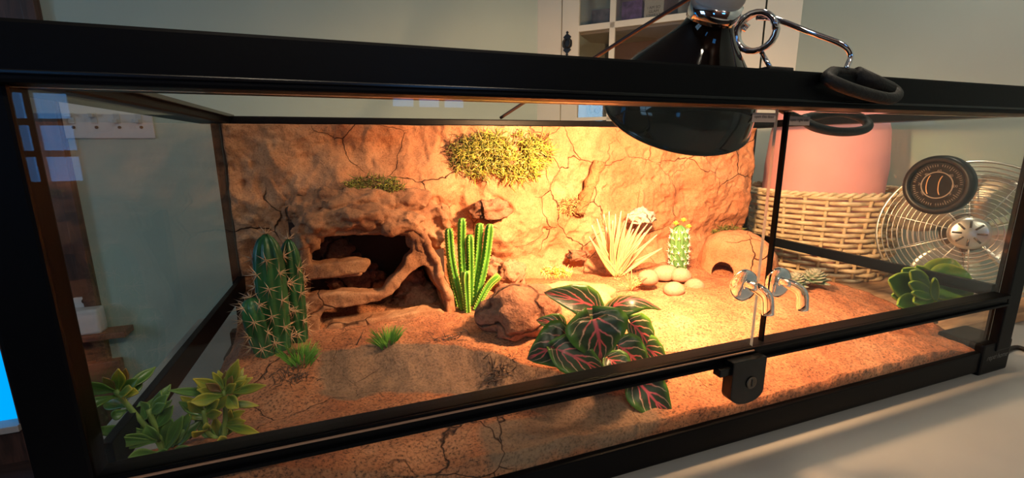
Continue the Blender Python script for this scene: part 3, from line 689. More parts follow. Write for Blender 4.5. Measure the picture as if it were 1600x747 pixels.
# ================================================================== MOSS, GRASS, BARK
def moss(name, region, n, ln, mat, label, y_of, seed, thick=.0012, mats=None, depth=.02, origin=None):
    random.seed(seed); bm = bmesh.new()
    for _ in range(n):
        while True:
            a, b = random.uniform(-1, 1), random.uniform(-1, 1)
            if a * a + b * b < 1.25 - .5 * noise.noise(Vector((a * 1.8, b * 1.8, seed))) - .75 * random.random() ** 2 and noise.noise(Vector((a * 4, b * 3, seed + .5))) > -.28: break
        u = region[0] + a * region[2]; v = region[1] + b * region[3]
        p = at(u, v, y=y_of(u, v)); p.y -= random.uniform(-.002, depth) * (1 - .6 * (a * a + b * b))
        d = Vector((random.gauss(0, 1), random.gauss(-.5, .6), random.gauss(0, .9))).normalized(); L_ = ln * random.uniform(.5, 1.3)
        q = Vector((random.gauss(0, 1), random.gauss(0, 1), random.gauss(-.4, 1))).normalized()
        pts = [p, p + d * L_ * .5, p + d * L_ * .8 + q * L_ * .35]
        i0 = len(bm.faces); tube(bm, pts, [thick, thick * .9, thick * .3], 4); mi = 0 if not mats else random.choices(range(len(mats)), [3, 2, 1][:len(mats)])[0]
        bm.faces.ensure_lookup_table()
        for k in range(i0, len(bm.faces)): bm.faces[k].material_index = mi
    o = mk(name, bm, mats or mat, None, True, origin=at(region[0], region[1], y=y_of(region[0], region[1]))); return tag(o, label, 'moss')
def ybp(u, v):
    p = at(u, v, y=.5)
    for _ in range(3): p = at(u, v, y=ybg(min(1.17, max(0, p.x)), min(.42, max(.1, p.z))))
    return p.y - .001
MG = simple('moss_yellow_green', (.38, .34, .045), .7, var=.3, vscale=60); MB_ = simple('moss_brown', (.26, .13, .05), .8, var=.3, vscale=60); MD = simple('moss_dark_green', (.16, .17, .03), .8, var=.3, vscale=60); MT = simple('moss_tan', (.60, .42, .15), .7)
mb = moss('moss_clump', (783, 246, 72, 37), 2600, .020, MG, 'large yellow green moss clump fixed high on the back wall', ybp, 5, .0010, [MG, MD, MT], .030)
moss('moss_clump', (722, 240, 22, 26), 500, .020, MB_, 'brown wispy moss at the left end of the large moss clump', ybp, 6, .0008, [MB_, MD], .015)
moss('moss_clump', (845, 232, 18, 22), 350, .016, MB_, 'orange brown moss tuft at the right end of the large moss clump', ybp, 61, .0008, [MB_, MG], .012)
moss('moss_clump', (585, 291, 48, 14), 900, .014, MD, 'flat dull green moss patch on the wall above the big cave', lambda u, v: ybp(u, v) - .012, 7, .0008, [MD, MB_, MG], .012)
moss('moss_clump', (868, 424, 24, 7), 260, .010, MD, 'thin moss patch on the pale sandy hump', lambda u, v: .31, 8, .0007, [MG, MT], .01)
moss('moss_clump', (1138, 362, 26, 9), 420, .011, MD, 'olive moss patch on the wall above the burrow mound', lambda u, v: ybp(u, v) - .004, 9, .0008, [MD, MB_], .014)
# bark strip
bm = bmesh.new(); pa, pb = at(934, 252, y=ybp(934, 252)), at(902, 333, y=ybp(902, 333)); pts = [pa.lerp(pb, t / 12) for t in range(13)]
for i, q in enumerate(pts): q.y = min(q.y, ybg(q.x, q.z)) - .008; q.x += .002 * math.sin(i * 2.1)
tube(bm, pts, [.0135 + .002 * math.sin(i * 1.7) for i in range(13)], 14); o = mk('bark_strip', bm, earth('bark', ((.13, .055, .02), (.26, .13, .05), (.36, .21, .09)), grain=200, crack=40, crackw=.02, crackmask=.6, bump=1, lump=150), None, True, origin=pa)
tag(o, 'rough brown bark strip leaning diagonally on the back wall', 'bark')
moss('moss_clump', (893, 322, 20, 14), 380, .013, MT, 'straw coloured fibres around the foot of the bark strip', lambda u, v: ybp(u, v) - .004, 10, .0006, [MT, MB_], .01)
K_GRASS = uvleaf('grass_green', (.10, .26, .03), (.13, .36, .04), tip=(.26, .50, .06), rough=.5, trans=.2)
def tuft(u, v, n, h, label, seed, spread=.014):
    random.seed(seed); c = ground(u, v); bm = bmesh.new()
    for _ in range(n):
        a = random.uniform(0, 2 * PI); r = spread * math.sqrt(random.random()); b = c + Vector((math.cos(a) * r, math.sin(a) * r * .8, 0)); b.z = soil(b.x, b.y) - .001
        d = Vector((math.cos(a) * r / spread * .9 + random.gauss(0, .15), math.sin(a) * r / spread * .9 + random.gauss(0, .15), 1)).normalized()
        hh = h * random.uniform(.6, 1.1); leaf(bm, bend(b, b + d * hh, Vector((d.x, d.y, .2)), -.10 * hh, 4), [.0010, .0010, .0008, .0005, .0001], Vector((math.cos(a + 1.2), math.sin(a + 1.2), .1)), .3, 2)
    o = mk('grass_tuft', bm, K_GRASS, None, True, origin=c); return tag(o, label, 'plant', 'grass tufts in the sand')
tuft(606, 532, 130, .026, 'green plastic grass tuft in front of the big cave opening', 11)
tuft(468, 556, 140, .024, 'green plastic grass tuft at the foot of the dark spined cactus', 12, .017)
K_TWIG = simple('dry_twig', (.10, .05, .03), .8)
bm = bmesh.new(); random.seed(77)
for u0, v0, u1, v1 in ((556, 540, 569, 514), (535, 533, 542, 543), (563, 528, 570, 530), (735, 524, 722, 511), (755, 560, 770, 548), (770, 575, 765, 553)):
    p0, p1 = ground(u0, v0), ground(u0, v0); q = at(u1, v1, y=p0.y); tube(bm, [p0 - Vector((0, 0, .001)), p0.lerp(q, .5) + Vector((.001, 0, .001)), q], [.0009, .0007, .0003], 5)
o = mk('twig_litter', bm, K_TWIG, None, True, origin=ground(560, 538)); tag(o, 'scattered dry twig bits stuck in the sand in front of the cave', 'twigs', kind='stuff')
random.seed(14)
def rootlets(u, v, label, seed, n=60):
    random.seed(seed); bm = bmesh.new(); c = ground(u, v)
    for _ in range(n):
        p = c + Vector((random.gauss(0, .012), random.gauss(0, .008), 0)); p.z = soil(p.x, p.y); d = Vector((random.gauss(0, 1), random.gauss(-.4, 1), random.uniform(-.1, .6))).normalized() * random.uniform(.008, .02)
        e = p + d; e.z = max(e.z, soil(e.x, e.y) + .001); tube(bm, [p, p.lerp(e, .5) + Vector((0, 0, .002)), e], [.0006, .0005, .0002], 4)
    o = mk('dry_roots', bm, K_TWIG, None, True, origin=c); tag(o, label, 'roots')
rootlets(775, 560, 'wispy dark dry roots on the sand slope left of the foliage plant', 15)
rootlets(455, 580, 'wispy dark dry roots on the sand below the left grass tuft', 16)
rootlets(700, 530, 'wispy dark dry roots at the lip of the sand hollow', 17, 30)

# ================================================================== CACTI
K_CACT = simple('cactus_dark_green', (.025, .11, .035), .28, var=.3, vscale=30)
K_SPINE = simple('cactus_spine', (.62, .36, .20), .5)
K_CER = simple('cereus_green', (.09, .27, .03), .42, var=.3, vscale=40)
K_CERE = simple('cereus_edge', (.50, .60, .10), .5)
def star(p, nrm, n, ln, seed, parent, r=.0009, mat=None):
    random.seed(seed); bm = bmesh.new(); s, m = frame_at(nrm)
    for k in range(n):
        a = 2 * PI * k / n + random.uniform(-.2, .2); el = random.uniform(.15, .6) if k % 3 else random.uniform(.7, 1.2)
        spine(bm, p, s * math.cos(a) * math.cos(el) + m * math.sin(a) * math.cos(el) + nrm * math.sin(el), ln * random.uniform(.7, 1.15), r)
    return mk('spine_cluster', bm, mat or K_SPINE, parent)
cb = ground(430, 545)
cac = empty('columnar_cactus', cb, 'dark green three-stemmed cactus with star shaped tan spines at the left', 'cactus')
def cstem(base, top, r, seed, tmul=1.0, bud=.75):
    n = 26; path = [base.lerp(top, t / n) for t in range(n + 1)]; rad = []
    for t in range(n + 1):
        q = t / n; k = .78 + .22 * math.sin(PI * min(1, q * 1.3) * .55 + .3)
        if q > bud: k *= math.sqrt(max(.02, 1 - ((q - bud) / (1 - bud)) ** 2))
        rad.append(r * k)
    bm = bmesh.new(); ribbed(bm, path, rad, 8, .10, 64); st = mk('stem', bm, K_CACT, cac)
    ax = (top - base).normalized(); s, m = frame_at(ax); ln = (top - base).length; k = 0
    tocam = (CAM - base); tocam -= ax * tocam.dot(ax); tocam.normalize(); a0 = math.atan2(tocam.dot(m), tocam.dot(s))
    for ri in range(8):
        a = 2 * PI * ri / 8
        for j in range(int(ln / .041)):
            q = (j + .5 + .5 * (ri % 2)) / (ln / .041)
            if q > .93: continue
            i = min(n, int(q * n)); nr = s * math.cos(a) + m * math.sin(a)
            star(path[i] + nr * rad[i] * 1.06, nr, 9, .0185, seed * 100 + ri * 9 + j, st)
    star(top, ax, 12, .016, seed * 100 + 99, st); return st
t1 = at(411, 366, y=cb.y); cstem(Vector((cb.x + .004, cb.y, cb.z - .004)), Vector((t1.x + .003, cb.y, t1.z)), .0185, 1)
t2 = at(450, 374, y=cb.y + .022); cstem(Vector((cb.x + .030, cb.y + .022, cb.z - .004)), t2, .0135, 2)
t3 = at(391, 465, y=cb.y - .012); cstem(Vector((cb.x - .010, cb.y - .010, cb.z - .004)), t3, .0155, 3)
# ribbed cereus clump
gb = ground(735, 465); gb.y = .40; gb = at(735, 464, y=.36); gb.z = max(gb.z, soil(gb.x, gb.y))
cer = empty('ribbed_cactus_clump', gb, 'bright green clump of slim ribbed toothed cactus stems beside the big cave', 'cactus')
for i, (u0, v0, um, vm, u1, v1, y, r) in enumerate(((722, 455, 706, 410, 701, 357, .36, .0058), (728, 458, 722, 400, 722, 341, .375, .0058), (735, 460, 735, 415, 734, 367, .37, .0055), (738, 460, 746, 400, 750, 349, .38, .0060), (742, 460, 758, 410, 766, 350, .37, .0062), (730, 462, 728, 445, 728, 424, .345, .005), (742, 463, 762, 448, 780, 430, .35, .0045), (716, 458, 706, 430, 704, 410, .38, .005))):
    b = at(u0, v0, y=y); m_ = at(um, vm, y=y); t = at(u1, v1, y=y - .005); b.z = min(b.z, soil(b.x, b.y) + .004) - .004
    path = spline([b, m_, t], 22); n = len(path); rad = [r * (.8 + .2 * min(1, k / n * 3)) * (math.sqrt(max(.03, 1 - ((k / n - .88) / .12) ** 2)) if k / n > .88 else 1) for k in range(n)]
    bm = bmesh.new(); ribbed(bm, path, rad, 5, .34, 40); st = mk('stem', bm, K_CER, cer)
    bm = bmesh.new(); s = None
    for k in range(1, n - 1, 2):
        tt = (path[k + 1] - path[k - 1]).normalized()
        if s is None: s, mm = frame_at(tt)
        s = (s - tt * s.dot(tt)).normalized(); mm = s.cross(tt)
        for ri in range(5):
            a = 2 * PI * ri / 5; nr = s * math.cos(a) + mm * math.sin(a); spine(bm, path[k] + nr * rad[k] * 1.28, nr + tt * .5, .0035, .0011)
    mk('teeth', bm, K_CERE, st)
# small spiny cactus with yellow flower
sb = at(1060, 415, y=.40); sb.z = soil(sb.x, sb.y) + .004
sc = empty('spiny_cactus', sb, 'small pale green cactus with white spines and yellow flowers behind the pebbles', 'cactus')
K_SC = simple('pale_cactus', (.08, .20, .05), .5, var=.3, vscale=40); K_WS = simple('white_spine', (.85, .80, .62), .5)
tp = at(1062, 352, y=.40); n = 24; path = [sb.lerp(tp, k / n) for k in range(n + 1)]
rad = [.0185 * (.85 + .2 * math.sin(k / n * PI)) * (math.sqrt(max(.05, 1 - ((k / n - .78) / .22) ** 2)) if k / n > .78 else 1) for k in range(n + 1)]
bm = bmesh.new(); ribbed(bm, path, rad, 9, .12, 54); st = mk('stem', bm, K_SC, sc); ax = (tp - sb).normalized(); s, m = frame_at(ax)
for j in range(7):
    for ri in range(9):
        a = 2 * PI * (ri + .5 * (j % 2)) / 9; i = int((j + .6) / 7.4 * n); nr = s * math.cos(a) + m * math.sin(a)
        star(path[i] + nr * rad[i] * 1.05, nr, 7, .0095, 900 + j * 9 + ri, st, .0009, K_WS)
K_YF = simple('yellow_bloom', (.80, .72, .10), .6)
for u, v, y in ((1056, 352, .398), (1068, 347, .402), (1076, 357, .40)):
    bm = bmesh.new(); c = at(u, v, y=y)
    for k in range(16):
        a = 2.4 * k; el = .3 + .08 * k; d = Vector((math.cos(a) * math.cos(el), math.sin(a) * math.cos(el), math.sin(el))); leaf(bm, bend(c, c + d * .010, Vector((0, 0, 1)), .001, 4), [.001, .0022, .0024, .0015, .0003], Vector((0, 0, 1)).cross(d).cross(d) * -1, .3, 2)
    mk('flower', bm, K_YF, sc)
# spiky plant
ab = at(963, 428, y=.42); ab.z = soil(ab.x, ab.y)
alo = empty('spiky_succulent', ab, 'spiky pink and cream striped succulent in the brightest light', 'plant')
K_ALO = uvleaf('agave_blade', (.72, .62, .26), (.62, .27, .19), tip=(.75, .45, .38), rough=.35, trans=.3, stripes=22)
random.seed(21)
tips = [(921, 370), (925, 352), (933, 342), (944, 335), (952, 331), (962, 334), (971, 330), (982, 334), (992, 338), (1004, 344), (1012, 350), (1019, 353), (1008, 364), (935, 372), (947, 355), (958, 345), (976, 345), (990, 358), (1027, 367), (928, 385), (1000, 380), (940, 400), (1035, 388)]
for i, (u, v) in enumerate(tips):
    yy = ab.y + random.uniform(-.05, .035); t = at(u, v, y=yy); b = ab + Vector((random.uniform(-.004, .004), random.uniform(-.004, .004), 0)); d = (t - b); out = Vector((d.x, d.y, 0)); 
    nrm = (Vector((0, -1, .25)) + out * 1.5).normalized(); pth = bend(b, t, -nrm, .008 * random.uniform(.3, 1.2), 14)
    bm = bmesh.new(); leaf(bm, pth, [.0056 * (.8 + .5 * math.sin(PI * min(1, q * 1.25))) * (1 - q ** 2.2) + .0003 for q in [k / 14 for k in range(15)]], nrm, .5, 4); o = mk('blade', bm, K_ALO, alo); sd_ = o.modifiers.new('t', 'SOLIDIFY'); sd_.thickness = .0012
# twiggy dry plant
tb_ = at(985, 462, y=.335); tb_.z = soil(tb_.x, tb_.y)
random.seed(23); bm = bmesh.new()
for k in range(20):
    u = 985 + random.uniform(-30, 28); v = 462 - random.uniform(14, 42); t = at(u, v, y=tb_.y + random.uniform(-.02, .02)); m_ = tb_.lerp(t, .5) + Vector((random.gauss(0, .003), 0, .004)); tube(bm, spline([tb_, m_, t], 4), .0006, 5)
    for q in (.4, .6, .8):
        a = tb_.lerp(t, q); tube(bm, [a, a + Vector((random.gauss(0, .004), random.gauss(0, .003), .006))], .0004, 4)
o = mk('dry_twig_plant', bm, simple('orange_twig', (.62, .33, .14), .7), None, True, origin=tb_); tag(o, 'small dry branching twig plant in front of the spiky succulent', 'plant')
# blue green rosette succulents
K_ROS = uvleaf('rosette_green', (.13, .24, .16), (.07, .19, .12), tip=(.22, .20, .15), rough=.5, trans=.1)
for u, v, r, lb, sd in ((1243, 426, .024, 'smaller blue green rosette succulent partly behind the clear handle', 1), (1272, 430, .028, 'rounder blue green rosette succulent, right of its twin on the sand', 2)):
    c = at(u, v + 9, y=.225); c.z = soil(c.x, c.y) + .006; e = empty('rosette_succulent', c, lb, 'plant', 'rosette succulents'); random.seed(sd)
    for k in range(46):
        a = 2.399 * k; q = k / 46; el = .05 + 1.35 * q ** .8; R_ = r * (1.15 - .45 * q); d = Vector((math.cos(a) * math.cos(el), math.sin(a) * math.cos(el), math.sin(el)))
        b = c + Vector((0, 0, .004 + .010 * q)); up = (Vector((0, 0, 1)) - d * d.z).normalized() if abs(d.z) < .98 else Vector((1, 0, 0))
        bm = bmesh.new(); leaf(bm, bend(b, b + d * R_, up, -.0015, 7), [x * r * .27 for x in (.5, .75, 1, 1.1, 1, .8, .45, .05)], up, .45, 4); o = mk('leaf', bm, K_ROS, e); s_ = o.modifiers.new('t', 'SOLIDIFY'); s_.thickness = .0022
# big round-leaved succulent at the right
K_JADE = uvleaf('jade_leaf', (.20, .30, .04), (.045, .13, .018), rough=.32, trans=.12)
jb = at(1463, 500, y=.085); jb.z = soil(jb.x, jb.y)
jad = empty('round_leaf_succulent', jb, 'dark green succulent with thick round leaves at the right end', 'plant')
jc = at(1458, 462, y=.085)
bm = bmesh.new(); tube(bm, spline([jb - Vector((0, 0, .004)), jb.lerp(jc, .5) + Vector((.002, 0, 0)), jc], 5), .0035, 10); mk('stem', bm, simple('brown_stem', (.16, .09, .05), .8), jad)
RW = [.30, .62, .85, .98, 1.03, 1.0, .88, .64, .12]
for i, (u0, v0, u1, v1, hw, y0, y1, face) in enumerate(((1455, 460, 1512, 425, .030, .09, .075, (-.25, -1, .25)), (1455, 460, 1490, 405, .027, .10, .10, (-.2, -1, .2)), (1450, 462, 1388, 437, .021, .085, .075, (.2, -1, .4)), (1452, 458, 1410, 420, .017, .10, .11, (.2, -1, .4)), (1455, 455, 1432, 415, .015, .11, .12, (0, -1, .6)), (1452, 456, 1422, 424, .013, .08, .06, (.1, -1, .9)), (1455, 459, 1420, 443, .010, .075, .055, (0, -1, .7)), (1455, 466, 1402, 478, .015, .08, .06, (.1, -.8, 1)), (1458, 466, 1512, 470, .018, .085, .075, (-.1, -.7, 1)), (1452, 466, 1393, 462, .013, .095, .095, (.1, -1, .6)), (1462, 470, 1460, 434, .006, .06, .052, (1, -.5, .1)), (1455, 464, 1425, 458, .007, .07, .05, (0, -.6, 1)), (1456, 466, 1428, 473, .010, .07, .048, (0, -.6, 1)))):
    b, t = at(u0, v0, y=y0), at(u1, v1, y=y1); nm = ((CAM - b).normalized() * 1.6 + Vector(face).normalized() * .5).normalized(); bm = bmesh.new(); pth = bend(b, t, nm, -.004, 16); ws = []
    for k in range(17):
        q = k / 16 * 8; f_ = int(min(7, q)); ws.append(hw * 1.22 * (RW[f_] + (RW[f_ + 1] - RW[f_]) * (q - f_)) * (.7 if k == 16 else 1))
    leaf(bm, pth, ws, nm, .18, 8); o = mk('leaf', bm, K_JADE, jad); s_ = o.modifiers.new('t', 'SOLIDIFY'); s_.thickness = .0035; s_.offset = 0; o.modifiers.new('s', 'SUBSURF').levels = 1

# ================================================================== RED VEINED FOLIAGE PLANT
K_CAL = uvleaf('caladium_leaf', (.10, .24, .02), (.030, .055, .015), vein='caladium', rough=.35, trans=.22, back=(.50, .40, .26))
cb2 = ground(950, 592); cal = empty('foliage_plant', cb2, 'foliage plant with red veined heart shaped green leaves at the front glass', 'plant')
HEART = [.10, .55, .86, 1.0, 1.02, .97, .88, .75, .60, .44, .27, .02]
def heart(u0, v0, u1, v1, hw, y0, y1, face, arch=.006, cup=.15, lobe=.16, hr=None):
    b, t = at(u0, v0, y=y0), at(u1, v1, y=y1); nm = Vector(face).normalized(); d = (t - b)
    b0 = b - d * lobe; n = 22; pth = [b0.lerp(t, k / n) + nm * arch * math.sin(PI * k / n) for k in range(n + 1)]; ws = []
    for k in range(n + 1):
        q = k / n * 11; f_ = int(min(10, q)); ws.append(hw * (HEART[f_] + (HEART[f_ + 1] - HEART[f_]) * (q - f_)))
    bm = bmesh.new(); leaf(bm, pth, ws, nm, cup, 10, .03)
    # notch of the heart: pull the middle of the base forward
    bm.verts.ensure_lookup_table()
    for k in range(5):
        for j in range(11):
            a = abs(2 * j / 10 - 1); v = bm.verts[k * 11 + j]; v.co += d.normalized() * d.length * lobe * (1 - a) * (1 - k / 5) * 1.1
    o = mk('leaf', bm, K_CAL, cal); s_ = o.modifiers.new('t', 'SOLIDIFY'); s_.thickness = .0005
    stb = cb2 + Vector((random.uniform(-.005, .005), random.uniform(-.005, .005), 0)); bm = bmesh.new(); mid = stb.lerp(b, .55) + Vector((0, .006, .008))
    tube(bm, spline([stb, mid, b + d * .02], 6), .0013, 7); mk('stalk', bm, K_CST, cal)
K_CST = simple('foliage_stalk', (.25, .10, .05), .6); random.seed(31)
heart(934, 483, 850, 457, .024, .085, .10, (.1, -.75, .65))                    # upper left
heart(926, 505, 938, 563, .040, .055, .045, (-.1, -.95, .30), .010, .12, .45)   # centre dark one facing the glass
heart(950, 492, 1034, 484, .021, .085, .075, (-.1, -.25, 1), .022, -.35)        # upper right, folded
heart(985, 505, 1022, 560, .026, .085, .075, (.3, -.9, .5))                     # right
heart(892, 532, 824, 561, .030, .075, .085, (-.1, -.75, .65))                   # left
heart(868, 545, 948, 585, .023, .050, .035, (.05, -.9, .5), .006)               # lower dark
heart(880, 512, 838, 500, .014, .10, .11, (0, -.8, .6))                         # small left
heart(870, 500, 858, 532, .012, .11, .105, (.3, -.9, .3))
heart(965, 540, 1015, 590, .026, .060, .045, (.1, -.9, .5))                     # lower right
heart(1000, 540, 1046, 578, .022, .075, .065, (.2, -.8, .6))
heart(992, 592, 1049, 657, .027, .045, .014, (-.25, -.9, .45), .004)            # lowest, behind the dam glass
heart(950, 560, 985, 600, .020, .05, .03, (.1, -.9, .5))
# ================================================================== LEAFY PLANTS, LEFT FRONT
K_LEAFY = uvleaf('leafy_green', (.26, .30, .03), (.11, .19, .025), tip=(.55, .46, .05), rough=.35, trans=.25, vein='midrib')
K_LEAFD = uvleaf('leafy_dark_green', (.11, .22, .04), (.05, .14, .028), tip=(.13, .24, .05), rough=.33, trans=.2, vein='midrib')
K_BUD = uvleaf('leafy_bud', (.22, .10, .03), (.16, .08, .03), tip=(.26, .16, .04), rough=.4, trans=.2)
K_STEM = simple('leafy_stem', (.16, .24, .05), .5)
SPAT = [.14, .26, .45, .68, .88, 1.0, 1.0, .90, .66, .30, .02]
def spat(par, b, t, hw, nm, mat, arch=.004, cup=.35):
    n = 16; hw *= .62; nm = Vector(nm).normalized(); pth = bend(b, t, nm, arch, n); ws = []
    for k in range(n + 1):
        q = k / n * 10; f_ = int(min(9, q)); ws.append(hw * (SPAT[f_] + (SPAT[f_ + 1] - SPAT[f_]) * (q - f_)))
    bm = bmesh.new(); leaf(bm, pth, ws, nm, cup, 6); o = mk('leaf', bm, mat, par); s_ = o.modifiers.new('t', 'SOLIDIFY'); s_.thickness = .0010
def leafy(label, base, stems, leaves, seed):
    random.seed(seed); e = empty('leafy_plant', base, label, 'plant', 'leafy plants in the left front corner')
    for pts in stems:
        top_ = at(*pts[0][:2], y=pts[0][2])
        for q in range(6):
            a = q * 1.05 + random.uniform(-.3, .3); dd = Vector((math.cos(a) * .8, math.sin(a) * .55, random.uniform(.25, .8))).normalized() * random.uniform(.018, .028)
            if (top_ + dd).x > .006: spat(e, top_ - Vector((0, 0, .004)), top_ + dd, .0075, Vector((0, -1, .6)), (K_LEAFY, K_LEAFD)[seed == 41], -.002, .35)
        bm = bmesh.new(); P = [at(u, v, y=y) for u, v, y in pts]; P[-1].z = max(P[-1].z, soil(P[-1].x, P[-1].y)) ; tube(bm, spline(P, 5), .0022, 8); mk('stem', bm, K_STEM, e)
    for (u0, v0, u1, v1, hw, y0, y1, m) in leaves:
        b, t = at(u0, v0, y=y0), at(u1, v1, y=y1); d = t - b; nm = Vector((random.gauss(0, .2), -1, .55 + random.gauss(0, .25)))
        spat(e, b, t, hw, nm, (K_LEAFY, K_LEAFD, K_BUD)[m], .004 * random.uniform(.5, 1.6) * (1 if v1 > v0 else -.4), random.uniform(.2, .5))
        if random.random() < .75 and m != 2:   # a smaller leaf beside it
            d2 = d * random.uniform(.55, .85); d2.rotate(Matrix.Rotation(random.choice((-1, 1)) * random.uniform(.4, .9), 3, 'Y'))
            if (b + d2).x > .006 and (b + d2).y > .008: spat(e, b + Vector((0, .006, -.004)), b + d2 + Vector((0, .012, 0)), hw * .85, nm, (K_LEAFY, K_LEAFD)[m], .004, .3)
YL = .055
leafy('green leafy plant in the left front corner leaning against the dark post', at(250, 705, y=YL),
      [((180, 610, YL), (205, 640, YL), (240, 680, YL), (256, 712, YL)), ((232, 640, YL), (248, 680, YL), (256, 712, YL))],
      [(180, 612, 116, 602, .0085, YL, YL - .01, 1), (182, 618, 124, 643, .0075, YL, YL - .02, 1), (184, 612, 184, 577, .0080, YL, YL, 0), (180, 612, 160, 590, .0055, YL, YL, 2), (186, 612, 196, 576, .0060, YL, YL + .005, 2), (190, 612, 243, 573, .0075, YL, YL + .03, 1), (186, 615, 205, 608, .0075, YL - .01, YL - .03, 0), (190, 625, 222, 594, .0080, YL, YL + .02, 1), (200, 640, 174, 652, .0065, YL, YL - .01, 1), (195, 635, 160, 628, .0085, YL, YL + .02, 1),
       (235, 660, 250, 611, .0090, YL, YL + .01, 1), (240, 672, 270, 634, .0090, YL, YL, 1), (228, 655, 218, 628, .0100, YL, YL + .01, 1), (236, 675, 133, 672, .0075, YL, YL - .03, 1), (240, 688, 150, 690, .0065, YL - .01, YL - .035, 1), (245, 690, 172, 688, .0100, YL - .01, YL - .03, 1), (232, 668, 192, 664, .006, YL, YL, 1), (250, 695, 230, 640, .0095, YL + .01, YL + .02, 1), (255, 700, 268, 655, .0095, YL, YL, 1), (258, 705, 285, 650, .0090, YL, YL - .005, 1), (262, 708, 300, 640, .0085, YL + .01, YL + .02, 1), (250, 708, 200, 715, .008, YL - .01, YL - .03, 1), (255, 710, 225, 728, .008, YL - .02, YL - .04, 1), (262, 712, 300, 700, .008, YL, YL - .02, 1), (235, 680, 205, 700, .007, YL, YL - .02, 1)], 41)
leafy('yellow tipped leafy plant right of its darker neighbour at the left front', at(345, 712, y=YL + .02),
      [((350, 610, YL + .03), (352, 650, YL + .03), (348, 690, YL + .025), (345, 716, YL + .02)), ((318, 640, YL + .02), (325, 675, YL + .02), (343, 716, YL + .02))],
      [(352, 612, 372, 562, .0080, YL + .03, YL + .03, 0), (355, 610, 395, 590, .0065, YL + .03, YL + .04, 0), (356, 614, 415, 602, .0070, YL + .03, YL + .02, 0), (350, 612, 302, 592, .0085, YL + .03, YL + .02, 0), (348, 615, 262, 610, .0060, YL + .03, YL + .01, 1), (348, 618, 297, 628, .0090, YL + .02, YL + .0, 0), (356, 618, 372, 638, .0090, YL + .02, YL, 0), (350, 608, 332, 582, .0045, YL + .03, YL + .03, 0), (352, 608, 352, 580, .0050, YL + .035, YL + .035, 2), (354, 608, 362, 588, .0045, YL + .03, YL + .03, 2), (345, 612, 322, 600, .006, YL + .025, YL + .02, 2), (350, 630, 405, 634, .0055, YL + .03, YL + .03, 0),
       (350, 655, 382, 642, .0060, YL + .03, YL + .03, 0), (350, 662, 383, 658, .0055, YL + .03, YL + .02, 0), (350, 665, 405, 677, .0065, YL + .03, YL + .01, 0), (322, 650, 345, 645, .0070, YL + .02, YL, 0), (320, 650, 280, 628, .0065, YL + .02, YL + .02, 1), (325, 672, 300, 676, .0060, YL + .01, YL - .01, 0), (318, 655, 296, 640, .0085, YL + .02, YL + .02, 0), (345, 690, 352, 700, .0075, YL + .01, YL - .015, 0), (352, 680, 360, 640, .0070, YL + .03, YL + .03, 0), (345, 700, 302, 650, .0075, YL + .02, YL + .03, 1), (343, 705, 335, 650, .0090, YL + .03, YL + .04, 0), (348, 706, 405, 695, .0070, YL + .02, YL, 1), (343, 712, 290, 705, .0075, YL + .01, YL - .02, 1), (346, 710, 392, 715, .0070, YL + .01, YL - .01, 1), (340, 710, 318, 728, .007, YL, YL - .02, 1)], 42)

# ================================================================== GAUGE on the right glass
gc = at(1470, 289, x=W - .0015); ga = empty('dial_gauge', gc, 'round black dial gauge stuck to the right glass', 'gauge')
AX = (-1, 0, 0)
bm = bmesh.new(); lathe(bm, [(0, 0), (.050, 0), (.053, .003), (.053, .014), (.050, .018), (.044, .019), (.041, .016), (.041, .012)], gc, AX, 64); mk('housing', bm, simple('gauge_black', (.006, .005, .005), .4, spec=.3), ga)
bm = bmesh.new(); lathe(bm, [(0, .0115), (.041, .0115)], gc, AX, 64); mk('face', bm, simple('gauge_face', (.004, .004, .004), .3, spec=.2), ga)
bm = bmesh.new(); K_TK = simple('gauge_marks', (.16, .14, .11), .5)
for k in range(60):
    a = 2 * PI * k / 60; r0, r1 = (.033, .037) if k % 5 else (.030, .038)
    if k % 15 in (0,): continue
    d = Vector((0, math.cos(a), math.sin(a))); n_ = Vector((0, -math.sin(a), math.cos(a))); x = gc.x - .0119
    bm.faces.new([bm.verts.new(gc + d * r + n_ * w_ + Vector((-.0119, 0, 0))) for r, w_ in ((r0, -.0005), (r1, -.0005), (r1, .0005), (r0, .0005))])
mk('marks', bm, K_TK, ga, False)
RG = Matrix(((0, 0, -1), (-1, 0, 0), (0, 1, 0)))
for k, s_ in enumerate(('0', '20', '40', '60', '80', '100', '°F', '%')):
    a = PI * 1.25 - k * PI * .25 if k < 6 else (-.6, -2.5)[k - 6]; text('numeral', s_, .0065, gc + Vector((-.0120, -.0255 * math.cos(a), .0255 * math.sin(a))), RG, K_TK, ga, .0001)
bm = bmesh.new()
lathe(bm, [(.0225, .0122), (.0235, .0124), (.0245, .0122)], gc, AX, 48)
mk('inner_ring', bm, K_TK, ga)
for dy in (-.009, .009):  # two coloured arcs imitate the highlights on the dial glass
    bm = bmesh.new(); tube(bm, [gc + Vector((-.013, dy + .006 * math.cos(t), .018 * math.sin(t))) for t in [-1.2 + 2.4 * k / 10 for k in range(11)]], .0008, 6); mk('painted_glint', bm, simple('painted_glint_%d' % (dy > 0), (.55, .30, .12), .3), ga)

